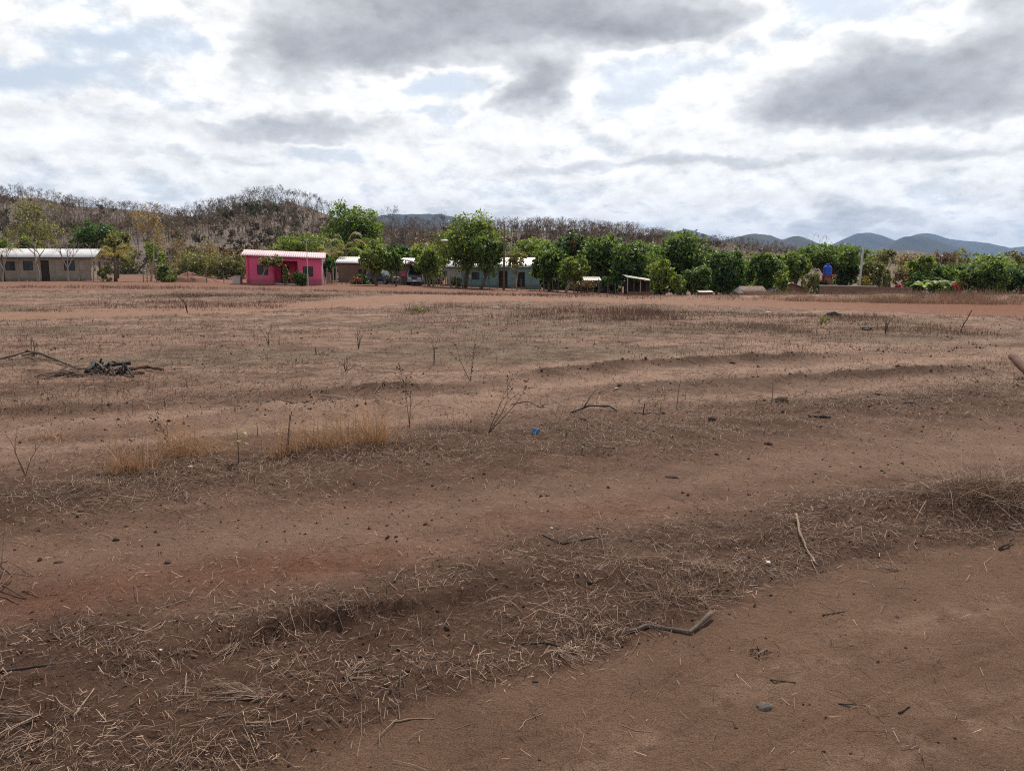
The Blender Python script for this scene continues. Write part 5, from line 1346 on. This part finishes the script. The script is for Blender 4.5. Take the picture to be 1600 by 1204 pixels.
def build_grass():
    rs = np.random.default_rng(66)
    # low weeds over the field
    x, y = scatter(36000, 8.5, 50., rs, power=1.2); m = masks(x, y); d = np.clip(fbm(x * .45, y * .9, .45, 4, 91) * 3.2 - 1.15, 0, 1)
    k = rs.random(len(x)) < (.06 + .75 * d) * (1 - m[6]) * (1 - .75 * np.clip(m[2] + np.exp(-((y - L_rut1(x) + 1.) / .9) ** 2), 0, 1)); x, y = x[k], y[k]
    tufts('field_weeds', 'sparse low dry weeds scattered over the whole field', x, y, rs.uniform(.02, .05, len(x)) + .14 * rs.random(len(x)) ** 3, rs, 'dry_grass', 5, .06, .0040, .9)
    # reddish grass strip in the middle distance
    def strip(name, label, pts_n, pts_f, n, h0, h1, mat, per=9, seed=1, wd=.004, edge=.5):
        Ln, Lf = line(pts_n), line(pts_f); r2 = np.random.default_rng(seed); a, b = gp(*pts_n[0])[0], gp(*pts_n[-1])[0]
        x = r2.uniform(a, b, n); y = Ln(x) + (Lf(x) - Ln(x)) * r2.random(n); dd = np.clip(fbm(x * .6, y, .8, 3, seed + 5) * 3 - 1., 0, 1)
        k = r2.random(n) < edge * .3 + dd; x, y = x[k], y[k]; tufts(name, label, x, y, (h0 + (h1 - h0) * r2.random(len(x)) ** 1.6) * (.35 + .9 * dd[k]), r2, mat, per, .13, wd, .6)
    strip('red_grass', 'strip of reddish brown dry grass in the middle of the field', [(600, 502), (760, 512), (900, 508), (1070, 500)], [(560, 482), (700, 477), (900, 480), (1080, 488)], 1500, .08, .42, 'red_grass', 8, 5, .003, .15)
    strip('brown_grass', 'band of brown dry grass before the road at the left', [(-60, 488), (200, 487), (420, 484)], [(-60, 456), (200, 456), (480, 462)], 2600, .06, .24, 'red_grass', 8, 6, .0035, .2)
    strip('weedy_grass', 'band of greyish weeds along the near side of the road at the right', [(1060, 520), (1300, 526), (1640, 534)], [(1060, 486), (1300, 492), (1640, 505)], 2600, .04, .16, 'dry_grass', 8, 7, .004, .3)
    strip('tall_pale_grass', 'tall pale dry grass on the far verge of the road at the right', [(1230, 470), (1330, 472), (1440, 474), (1680, 477)], [(1230, 460), (1330, 460), (1440, 459), (1680, 461)], 3000, .15, .46, 'pale_grass', 9, 8, .004, .5)
    strip('yard_grass', 'thin dry grass along the front of the yards', [(-40, 450), (400, 452), (900, 466), (1230, 470)], [(-40, 446), (400, 447), (900, 460), (1230, 463)], 1300, .1, .3, 'red_grass', 8, 9)


build_grass()


def clump(name, label, px, py, h, sx, n, mat, seed, lean=.45, wd=.0022, group=None, flat=False):
    rs = np.random.default_rng(seed); g = gp(px, py); X = g[0] + rs.normal(0, sx, n); Y = g[1] + rs.normal(0, sx * .6, n); P = np.stack([X, Y, H(X, Y) - .01], 1); o3 = np.array((g[0], g[1], float(H(g[0], g[1]))))
    V, F = blades(P - o3, h * (.22 + .85 * rs.random(n) ** 1.8), wd * rs.uniform(.5, 1.2, n), rs, lean * 2.3, 3)
    o = np_mesh(name, V, F, M[mat], None, False, {'tint': ('FACE', np.tile(np.clip(rs.normal(.5, .28, n), 0, 1), 3))}); o.location = o3
    return tag(o, label, 'grass', group, 'stuff' if flat else None)


GG = 'dry grass clumps'
clump('grass_clump', 'tallest orange dry grass clump on the second bank', 588, 700, .54, .085, 260, 'orange_grass', 1, .4, .003, GG)
clump('grass_clump', 'orange dry grass clump left of the tallest one', 505, 708, .38, .11, 260, 'orange_grass', 2, .5, .003, GG)
clump('grass_clump', 'reddish upright dry grass clump with a dark stalk in it', 445, 716, .40, .08, 180, 'orange_grass', 3, .3, .003, GG)
clump('grass_clump', 'dry grass clump right behind the green seedling', 282, 722, .50, .11, 280, 'orange_grass', 4, .5, .0028, GG)
clump('grass_clump', 'tan dry grass clump leftmost on the second bank', 203, 745, .40, .11, 250, 'orange_grass', 5, .5, .0028, GG)
clump('grass_clump', 'wispy orange grass clump between the two tallest clumps', 548, 696, .42, .08, 140, 'orange_grass', 21, .5, .0028, GG)
clump('grass_clump', 'wispy tan grass clump just left of the green seedling', 335, 716, .30, .09, 100, 'orange_grass', 22, .5, .0026, GG)
clump('grass_clump', 'small orange grass tuft at the far rut on the left', 75, 682, .14, .10, 120, 'orange_grass', 6, .6, .003, GG, True)
clump('grass_clump', 'reddish matted dry grass patch left of the forked weed', 690, 672, .13, .18, 260, 'red_grass', 7, .8, .003, GG, True)
clump('grass_clump', 'small pale grass tuft left of the forked weed', 733, 676, .16, .08, 200, 'pale_grass', 8, .6, .003, GG)
clump('grass_clump', 'yellowish dry grass patch in the field on the left', 430, 575, .14, .3, 300, 'pale_grass', 9, .7, .004, GG, True)
clump('grass_clump', 'pale tangled straw clump on the bank above the thick stick', 1065, 935, .13, .07, 200, 'pale_grass', 10, 1.1, .0016, GG)
clump('grass_clump', 'golden straw clump on the bank left of the leaning stick', 1120, 905, .08, .10, 200, 'pale_grass', 11, 1.3, .0016, GG)
clump('grass_clump', 'big tangled dry grass mound at the right edge', 1545, 808, .22, .17, 760, 'pale_grass', 12, 1.4, .0022, GG)
clump('grass_clump', 'dry grass tangle left of the mound at the right edge', 1440, 800, .10, .16, 300, 'pale_grass', 13, 1.3, .002, GG)
clump('grass_clump', 'straw tuft on the bank above the dark twig', 985, 885, .10, .12, 260, 'pale_grass', 14, 1.3, .0016, GG)
clump('grass_clump', 'dry stubble tuft on the dark torn lip of the bank', 640, 965, .08, .16, 300, 'dry_grass', 15, .9, .0014, GG, True)


def lying_tuft(label, px, py, ang, L, n, seed, spread=.35):
    """uprooted straw bunch fanned out on the ground"""
    rs = np.random.default_rng(seed); g = gp(px, py); n = int(n * .55); a = rad(ang) + rs.normal(0, spread * 1.7, n); l = L * rs.uniform(.25, 1.05, n); X = g[0] + np.cos(a) * l * .5 + rs.normal(0, .01, n); Y = g[1] + np.sin(a) * l * .5 + rs.normal(0, .01, n)
    o, _ = straws('straw_bunch', '', X, Y, l, rs.uniform(.0009, .0017, n), rs, 'straw', .035, np.clip(rs.normal(.5, .28, n), 0, 1), .3, a, .2); tag(o, label, 'straw bunch', 'uprooted straw bunches')


lying_tuft('uprooted straw bunch with a dark root left of centre bottom', 408, 1086, 170, .24, 130, 1, .16)
lying_tuft('straw bunch hanging down from the dark lip of the bank', 372, 1005, 255, .17, 45, 2, .18)
lying_tuft('loose straw bunch at the bottom left edge', 60, 1125, 190, .30, 50, 3, .3)
lying_tuft('pale twisted straw bunch in the bottom left corner', 60, 1155, 240, .14, 40, 4, .25)
lying_tuft('fanned straw bunch at the right end of the litter', 1400, 890, 135, .2, 40, 5, .3)
lying_tuft('straw fan left of the thick stick', 870, 1015, 300, .18, 60, 6, .5)
lying_tuft('straw bunch beside the left edge of the bank', 540, 1060, 60, .2, 60, 7, .7)


# ------------------------------------------------------------------ sticks, stones, small finds
def stick(label, pts, r, mat='twig', name='stick', forks=(), taper=.7, lift=0., cat='stick', seed=0):
    P = []
    for q in pts:
        g = gp(q[0], q[1]); g[2] = float(H(g[0], g[1])) + r * .8 + (q[2] if len(q) > 2 else lift); P.append(g)
    o3 = P[0].copy(); rs = np.random.default_rng(seed + 900 + int(pts[0][0])); Q = []
    for a, b in zip(P[:-1], P[1:]):
        for t in (0, .25, .5, .75): Q.append(a * (1 - t) + b * t + rs.normal(0, 1, 3) * np.array((.7, .7, .35)) * min(r * .55, np.linalg.norm(b - a) * .06) * (t > 0))
    Q.append(P[-1]); n = len(Q); knot = 1 + .35 * (rs.random(n) < .18)
    mb = MB().tube([q - o3 for q in Q], [r * (1 - (1 - taper) * i / (n - 1)) * rs.uniform(.8, 1.15) * knot[i] for i in range(n)], 7)
    for f in forks:
        F_ = [gp(q[0], q[1]) for q in f]
        for i, q in enumerate(F_): q[2] = float(H(q[0], q[1])) + r * .8 + (f[i][2] if len(f[i]) > 2 else .01)
        mb.tube([q - o3 for q in F_], [r * .6, r * .4][:2] if len(F_) == 2 else [r * .6] * (len(F_) - 1) + [r * .3], 6)
    o = mb.build(name, M[mat], None, True); o.location = o3; return tag(o, label, cat)


stick('thick crooked stick lying at the edge of the path', [(978, 992), (1015, 984), (1050, 986), (1078, 990), (1112, 966, .02)], .0095, 'grey_wood', taper=1.1)
stick('brown stick leaning down the bank right of centre', [(1243, 822, .03), (1250, 850, .02), (1262, 868, .012), (1278, 886)], .0065, 'pale_twig')
stick('dark forked twig on the bare strip right of centre', [(846, 836), (880, 851), (912, 849), (945, 846)], .0035, 'char', 'twig', [[(884, 851), (905, 836, .03)]], cat='twig')
stick('short dark stick left of the thick crooked stick', [(815, 1003), (850, 1001), (882, 1008)], .005, 'twig')
stick('dark stick stub near the right edge of the path', [(1562, 860), (1582, 850, .02)], .010, 'twig')
stick('dark stick crossing the right edge below the mound', [(1575, 832), (1612, 829)], .009, 'twig')
stick('forked pale twig at the bottom left of centre', [(612, 1128), (645, 1124), (678, 1123)], .0028, 'pale_twig', 'twig', [[(620, 1127), (600, 1146), (588, 1160)]], cat='twig')
stick('curved pale straw on the path at the bottom', [(810, 1143), (822, 1126), (848, 1116)], .0022, 'pale_twig', 'straw_stalk', cat='straw')
stick('bowed pale straw on the path below the thick stick', [(972, 1134), (993, 1142), (1022, 1144)], .0018, 'pale_twig', 'straw_stalk', cat='straw')
stick('thin dark stick on the path left of the round stone', [(1203, 1062), (1243, 1067)], .003, 'twig')
stick('short dark chip of wood right of the round stone', [(1404, 1114), (1421, 1104)], .004, 'twig')
stick('thin stick lying across the path right of the round stone', [(1310, 1099), (1352, 1101)], .0024, 'twig')
stick('pale stick in the straw at the bottom left', [(114, 1122), (128, 1104), (147, 1078)], .004, 'pale_twig', forks=[[(117, 1120), (95, 1108), (88, 1096)]])
stick('long pale stalk near the bottom left corner', [(150, 1172), (168, 1148), (192, 1128)], .003, 'pale_twig')
stick('long thin twig across the bare strip at the left', [(240, 958), (285, 941), (320, 937), (350, 905)], .0026, 'pale_twig', 'twig', cat='twig')
stick('dark crooked stick at the left edge low down', [(0, 1057), (45, 1051), (90, 1050)], .006, 'twig')
stick('bleached stalk standing in the straw left of centre', [(288, 1088), (292, 1062, .03)], .003, 'pale_twig', 'straw_stalk', cat='straw')
stick('pale stick at the foot of the straw left of centre', [(383, 1134), (420, 1131), (445, 1126)], .004, 'pale_twig')
stick('pair of crossed thin sticks on the path near the litter', [(1285, 962), (1325, 952)], .0028, 'twig', forks=[[(1280, 945), (1305, 957)]])
stick('thick brown log end leaning in from the right edge', [(1578, 588, .28), (1602, 596, .1), (1630, 602, -.02)], .05, 'red_wood', 'log', taper=1.1, cat='log')
stick('fallen dark branch with forks in the field right of the blue cap', [(892, 649), (920, 642, .03), (952, 645, .04), (965, 650), (1005, 652), (1026, 650)], .010, 'char', 'branch', [[(910, 645), (922, 640, .12), (938, 636, .24)], [(1005, 652), (1007, 652, .12)]], cat='branch')
stick('dark curved twig left of the fallen branch', [(800, 631, .02), (825, 630, .04), (847, 636)], .006, 'twig', 'twig', cat='twig')
stick('short dark stick in the field right of centre', [(1262, 657), (1280, 658), (1297, 659)], .016, 'char')
stick('thin dark stick near the rut at right of centre', [(1366, 620), (1395, 621)], .01, 'twig')
stick('black burnt stick in the far field at the right', [(1347, 516), (1362, 517)], .035, 'char')
stick('dark branch lying in the weeds at the far right', [(1294, 493), (1303, 495, .04), (1313, 494)], .06, 'char')

# dead branches and burnt logs at the left
GL = 'branches of the brush pile at the left'
stick('long grey crooked branch at the left edge of the brush pile', [(-20, 566), (15, 562, .05), (45, 558, .10), (70, 564, .08), (112, 573)], .024, 'grey_wood', 'branch', cat='branch')
stick('second grey branch behind the long crooked one', [(35, 556), (60, 560, .06), (90, 566)], .016, 'grey_wood', 'branch', cat='branch')
stick('black charred log slanting at the middle of the brush pile', [(136, 584), (150, 578, .10), (160, 574, .04)], .034, 'char', 'charred_log', cat='log')
stick('blackened log lying behind the slanting one', [(150, 582), (175, 580, .07), (205, 577, .08)], .042, 'char', 'charred_log', cat='log')
stick('reddish brown log sticking out right of the brush pile', [(205, 582, .03), (230, 580, .04), (256, 581)], .030, 'red_wood', 'log', cat='log')
stick('stubby reddish log under the brown one', [(205, 586), (218, 585), (226, 585)], .030, 'red_wood', 'log', cat='log')
stick('hooked dark branch end poking up from the burnt logs', [(160, 580, .2), (158, 580, .12), (165, 582, .05)], .016, 'char', 'branch', cat='branch')
stick('grey bent branch leaning over the burnt logs', [(152, 580, .12), (165, 585, .06), (180, 590)], .02, 'grey_wood', 'branch', cat='branch')
stick('pale ash-grey stump between the charred logs', [(168, 583, .02), (174, 581, .14), (181, 580, .12)], .032, 'stone', 'stump', cat='stump')
rs_ = np.random.default_rng(17)
for k in range(16):
    px, py = rs_.uniform(55, 150), rs_.uniform(577, 593); a = rs_.uniform(12, 34)
    stick('thin grey dead branch in the flat part of the brush pile', [(px - a, py + rs_.uniform(-3, 3)), (px, py, rs_.uniform(.02, .07)), (px + a, py + rs_.uniform(-3, 3))], rs_.uniform(.007, .014), ['grey_wood', 'twig', 'pale_twig'][k % 3], 'branch', cat='branch', seed=k)['group'] = GL
for k in range(22):
    px, py = 182 + rs_.uniform(-32, 24), 586 + rs_.uniform(-3, 3)
    stick('short charred twig heaped around the burnt logs', [(px - 9, py + rs_.uniform(-2, 2)), (px, py, rs_.uniform(.04, .16)), (px + 9, py + rs_.uniform(-2, 3))], rs_.uniform(.008, .02), ['char', 'char', 'grey_wood'][k % 3], 'twig', cat='twig', seed=40 + k)['group'] = 'charred twigs around the burnt logs'
for k in range(6):
    px = 55 + rs_.uniform(-12, 12)
    stick('thin twig rising behind the long grey branch', [(px, 557), (px + rs_.uniform(-3, 3), 556, .12), (px + rs_.uniform(-7, 8), 555, rs_.uniform(.2, .36))], .006, 'twig', 'twig', cat='twig', seed=60 + k)['group'] = 'twigs behind the long grey branch'
HEAP = ['reddish branch slanting up through the heap at the left edge', 'dark branch crossing low through the heap at the left edge', 'top branch of the heap pointing right at the left edge', 'steep branch standing up from the heap at the left edge', 'upright twig highest in the heap at the left edge',
        'short branch fallen off the right side of the heap', 'lowest branch of the heap at the left edge', 'dark branch ending in the middle of the heap at the left edge']
# pile of dead branches entering at the left edge
for k, (pts, r) in enumerate((([(-25, 950), (5, 925, .03), (28, 905, .04)], .008), ([(-30, 910), (10, 925, .02), (40, 938)], .007), ([(-20, 890), (15, 893, .05), (52, 903)], .006), ([(-10, 935), (8, 915, .06), (22, 888, .09)], .006),
                             ([(0, 905), (5, 890, .06), (10, 872, .11)], .005), ([(35, 925), (48, 929, .01), (60, 936)], .006), ([(-20, 930), (12, 936), (30, 948)], .007), ([(-30, 898), (-5, 903, .08), (20, 912, .03)], .008))):
    stick(HEAP[k], pts, r * .55, ['red_wood', 'twig', 'red_wood'][k % 3], 'branch', cat='branch', seed=80 + k)['group'] = 'branch heap at the left edge'


def rock(label, px, py, w, mat='clod', name='clod', cat='clod', seed=0, flat=.6):
    rs = np.random.default_rng(seed + 300); g = gp(px, py); n1, n2 = 9, 14; V = []
    th = np.linspace(0, math.pi, n1); ph = np.linspace(0, 2 * math.pi, n2, endpoint=False); off = rs.uniform(0, 50)
    for t in th:
        for p in ph:
            d = np.array((math.sin(t) * math.cos(p), math.sin(t) * math.sin(p), math.cos(t))); k = .45 + 1.1 * float(fbm(d[0] * 1.3 + off + d[2], d[1] * 1.3 + d[2] * .7, 1.4, 4, seed))
            V.append(d * k * (w / 2) * np.array((1, .85, flat)))
    F = [(i * n2 + j, i * n2 + (j + 1) % n2, (i + 1) * n2 + (j + 1) % n2, (i + 1) * n2 + j) for i in range(n1 - 1) for j in range(n2)]
    o = np_mesh(name, np.array(V), np.array(F)[:, ::-1], M[mat], None, False); o.location = (g[0], g[1], float(H(g[0], g[1])) + w * flat * .08); return tag(o, label, cat)


rock('rounded grey stone lying on the path at the bottom right', 1195, 1106, .052, 'stone', 'stone', 'stone', 1)
rock('dark clod below the straw left of centre', 713, 1043, .036, seed=2)
rock('small black clod at the edge of the path', 836, 1064, .022, 'char', seed=3)
rock('blackened clod in the straw on the bank', 922, 912, .03, 'char', seed=4)
rock('dark clod at the near side of the second bank right of the blue cap', 1113, 665, .085, seed=5)
rock('large dark clod on the second bank beside a thin stalk', 1220, 636, .15, seed=6, flat=.6)
rock('small clod on the bare strip at right of centre', 1200, 698, .07, seed=7)
rock('dark clod on the pale strip at the left', 262, 879, .04, seed=8)
rock('earth lump on the rut at the right', 1425, 634, .24, seed=9, flat=.3)
rock('dark clod left of the fallen branch', 909, 662, .08, seed=10)
rock('small clod on the path near the bottom edge', 843, 1186, .012, 'char', seed=11)
rock('small dark pebble on the path left of the round stone', 1150, 1137, .014, seed=12)
rock('dark clod in the field near the right rut', 1144, 568, .10, 'clod', seed=13)
rock('flat dark clod at the left of the pale strip', 92, 880, .04, seed=14, flat=.35)
rock('dark dung lump in the bare strip right of centre', 1050, 745, .09, seed=15, flat=.3)
rock('dark dung patch on the bare strip below the blue cap', 955, 708, .06, seed=16, flat=.3)
rock('brown stump root hidden under the uprooted straw', 408, 1084, .035, 'red_wood', 'root_ball', 'root', 17)
rock('dark burnt lump in the far field left of the road', 1354, 517, .18, 'char', seed=18, flat=.4)


M['cream'] = material('cream_scrap', (.42, .38, .33), .8, .2, 20.)


def scrap(label, px, py, w, mat, name='litter_scrap', cat='litter', seed=0):
    rs = np.random.default_rng(seed + 500); g = gp(px, py); n = 6; u = np.linspace(-.5, .5, n); X, Y = np.meshgrid(u, u); Z = .25 * (fbm(X * 2 + seed, Y * 2, 2., 3, seed) - .2)
    V = np.stack([X * w * (1 + .3 * rs.random()), Y * w * .7 + X * w * .2, Z * w], -1).reshape(-1, 3); F = np.array([(i * n + j, i * n + j + 1, (i + 1) * n + j + 1, (i + 1) * n + j) for i in range(n - 1) for j in range(n - 1)])
    o = np_mesh(name, V, F, M[mat], None, True); o.modifiers.new('t', 'SOLIDIFY').thickness = .002; o.location = (g[0], g[1], float(H(g[0], g[1])) + .012 + w * .02); o.rotation_euler = (0, 0, rs.uniform(0, 6)); return tag(o, label, cat)


for k, (px, py, w, lab) in enumerate(((882, 517, .10, 'small white scrap in the field right of centre'), (775, 479, .22, 'white plastic scrap among the reddish grass'), (897, 485, .2, 'pale scrap on the far grass strip'), (1200, 488, .2, 'whitish scrap at the near side of the road'), (480, 513, .12, 'white scrap in the field left of centre'), (963, 608, .05, 'tiny white chip beside the ruts'),
                                      (252, 1025, .013, 'tiny white bit in the dark straw at the left'), (862, 827, .02, 'pale leaf scrap on the bare strip'), (1200, 882, .03, 'pale dry leaf in the straw on the bank'), (298, 746, .035, 'pale chip on the second bank below the seedling'), (45, 437, .5, 'white rag on the ground before the grey house'))):
    if py < 450:
        o = scrap(lab, px, 460, w, 'cream', seed=k); g = at(px, 443, 76.); o.location = (g[0], 76., float(H(g[0], 76.)) + .05)
    else: scrap(lab, px, py, w, 'cream', seed=k)

# blue bottle cap
def build_cap():
    g = gp(837, 685); z = float(H(g[0], g[1])); t = empty('blue_cap', (g[0], g[1], z)); tag(t, 'bright blue plastic cap lying on the second bank', 'cap')
    r = .034; o = MB().lathe([(r, 0), (r * 1.02, .004), (r * 1.02, .012), (r, .014), (r, .046), (r * .95, .052), (.004, .052)], 28).build('shell', M['blue_cap'], t, True)
    mb = MB()
    for k in range(28):
        a = 2 * math.pi * k / 28; mb.box((r * .99 * math.cos(a) - .0012, r * .99 * math.sin(a) - .0012, .015), (r * 1.03 * math.cos(a) + .0012, r * 1.03 * math.sin(a) + .0012, .045))
    mb.build('ridges', M['blue_cap'], t); t.rotation_euler = (rad(-10), rad(6), 0)


M['blue_cap'] = material('blue_cap_plastic', (.03, .16, .34), .4, .1, 30.)
build_cap()


# ------------------------------------------------------------------ weeds
def weed(label, px, py, h, seed, spread=.35, stems=3, heads=True, mat='twig', depth=2, r=.004, group='dead weeds'):
    rs = np.random.default_rng(700 + seed); g = gp(px, py); z = float(H(g[0], g[1])); t = empty('dead_weed', (g[0], g[1], z)); tag(t, label, 'weed', group); S = []; E = []
    def go(p, d, L, rr, lev):
        for k in range(3):
            d = d + rs.normal(0, .09, 3); d /= np.linalg.norm(d); q = p + d * L / 3; S.append((p, q, rr, rr * .85)); p = q; rr *= .85; E.append(p)
        if lev > 0:
            for _ in range(2): go(p, (d + rs.normal(0, .35, 3)) / 1.1, L * .62, rr * .8, lev - 1)
    for k in range(stems):
        d = np.array((rs.normal(0, spread), rs.normal(0, spread), 1.)); go(np.zeros(3), d / np.linalg.norm(d), h * (.5 if depth else .95), r, depth)
    V, F = segs_mesh([s[0] for s in S], [s[1] for s in S], [s[2] for s in S], [s[3] for s in S], 5); sc_ = h / V[:, 2].max(); np_mesh('stems', V * sc_, F, M[mat], t)
    if heads:
        C = np.array(E)[rs.integers(0, len(E), 34)] * sc_ + rs.normal(0, .008, (34, 3)); V, F = leaf_quads(C, .02, rs, None, .3, .7); V2, F2 = leaf_quads(C, .018, rs, None, .3, .8)
        np_mesh('seed_heads', np.concatenate([V, V2]), np.concatenate([F, F2 + len(V)]), M['char'], t)['kind'] = 'stuff'
    return t


weed('wide forked dead weed with dark seed heads on the second bank', 763, 682, .58, 1, .42, 3, r=.004)
weed('tall thin dead weed left of the forked one', 640, 668, .62, 2, .14, 2)
weed('dead weed standing behind the forked one', 735, 596, .55, 3, .25, 2, r=.006)
weed('bent dead weed in the middle of the field', 678, 571, .5, 4, .3, 2, False, r=.007)
weed('single bare stalk in the field right of the fallen branch', 1057, 639, .34, 5, .03, 1, False, depth=0)
weed('single bare stalk beside the large dark clod', 1206, 630, .24, 6, .08, 1, False, depth=0)
weed('upright dark stalk inside the reddish grass clump', 450, 712, .34, 7, .06, 2, False, depth=0, r=.006)
weed('thin dead weed at the far left of the second bank', 40, 745, .36, 8, .4, 3, False, r=.003)
weed('dead weed in the grass beside the seedling', 262, 700, .34, 9, .3, 3, True, r=.003)
weed('dark dead weed standing before the brown grass at the left', 293, 489, .62, 10, .12, 2, True, r=.02)
weed('small dead weed bush in the field on the left', 540, 582, .22, 11, .6, 7, False, r=.006)
weed('short dark stalk in the field left of centre', 494, 555, .12, 12, .05, 1, False, 'char', 0, .012)
weed('dead weed in the field left of the tall thin one', 420, 540, .45, 13, .15, 3, False, r=.008)
weed('thin dead weed among the stalks in the middle field', 560, 545, .4, 14, .3, 4, False, r=.008)
weed('dead weed in the right field beyond the ruts', 1383, 522, .4, 15, .2, 3, False, r=.012)
weed('tall dead stalk in the far right field', 1501, 520, .55, 16, .05, 1, False, depth=1, r=.012)


def seedling(name, label, px, py, h, nl, size, leaf, seed, spread=.12):
    rs = np.random.default_rng(800 + seed); g = gp(px, py); z = float(H(g[0], g[1])); t = empty(name, (g[0], g[1], z)); tag(t, label, 'seedling')
    MB().tube([(0, 0, 0), (.004, 0, h * .5), (0, 0, h)], [.004, .0035, .002], 6).build('stem', M['twig'], t)
    for k in range(nl):
        zz = h * rs.uniform(.55, 1.0); a = 2.4 * k; d = np.array((math.cos(a), math.sin(a), .1)); L = size * rs.uniform(.7, 1.2); b = np.array((-d[1], d[0], 0)); c = d * .03; n_ = 5; V = []
        for i in range(n_ + 1):
            u = i / n_; w = L * .22 * math.sin(math.pi * min(1, .08 + u * .92)); p = c + d * L * u + np.array((0, 0, .25 * L * u - .75 * L * u * u)); V += [p - b * w + (0, 0, .25 * w), p, p + b * w + (0, 0, .25 * w)]
        F = [(3 * i + j, 3 * i + j + 1, 3 * i + j + 4, 3 * i + j + 3) for i in range(n_) for j in range(2)]
        o = np_mesh('leaf', np.array(V), np.array(F), LEAF[leaf], t, True, {'tint': ('FACE', np.full(10, rs.uniform(.55, 1.)))}); o.location = (rs.normal(0, spread * .1), 0, zz)
    return t


seedling('green_seedling', 'green seedling with drooping leaves on the second bank', 373, 730, .29, 12, .065, 'olive', 1)
seedling('green_seedling', 'small green sprout at the grass clump right of the seedling', 402, 678, .14, 5, .05, 'olive', 2)
seedling('dark_sprout', 'tiny dark green sprout on the bare strip below the blue cap', 909, 714, .09, 6, .04, 'deep', 3)
seedling('dark_sprout', 'small dark sprout just right of the blue cap', 884, 696, .10, 5, .04, 'deep', 4)
bush('field_shrub', 'little green shrub in the far field at the right', 1277, 1293, 491, 513, float(gp(1285, 513)[1]), 'olive', 90, 130, .045, cat='shrub', clumps=30, stems=2, trunk_r=.008)
bush('field_shrub', 'little green shrub at the left end of the reddish grass', 640, 668, 479, 490, float(gp(655, 489)[1]), 'olive', 91, 150, .05, cat='shrub', clumps=40, stems=3, trunk_r=.008)


def dry_sprig():
    """the withered sprig with curled leaves lying on the path"""
    rs = np.random.default_rng(5); g = gp(1192, 1023); z = float(H(g[0], g[1])); t = empty('withered_sprig', (g[0], g[1], z)); tag(t, 'withered sprig with dark curled leaves lying on the path', 'sprig')
    MB().tube([(-.05, 0, .006), (0, .004, .008), (.055, .03, .012)], [.0022, .002, .0015], 6).build('stem', M['pale_twig'], t)
    for k in range(26):
        C = np.array([[rs.normal(-.012, .028), rs.normal(0, .016), .008 + .01 * rs.random()]]); V, F = leaf_quads(C, .018, rs, None, .1, .5); np_mesh('leaf', V, F, M['clod'], t)


dry_sprig()
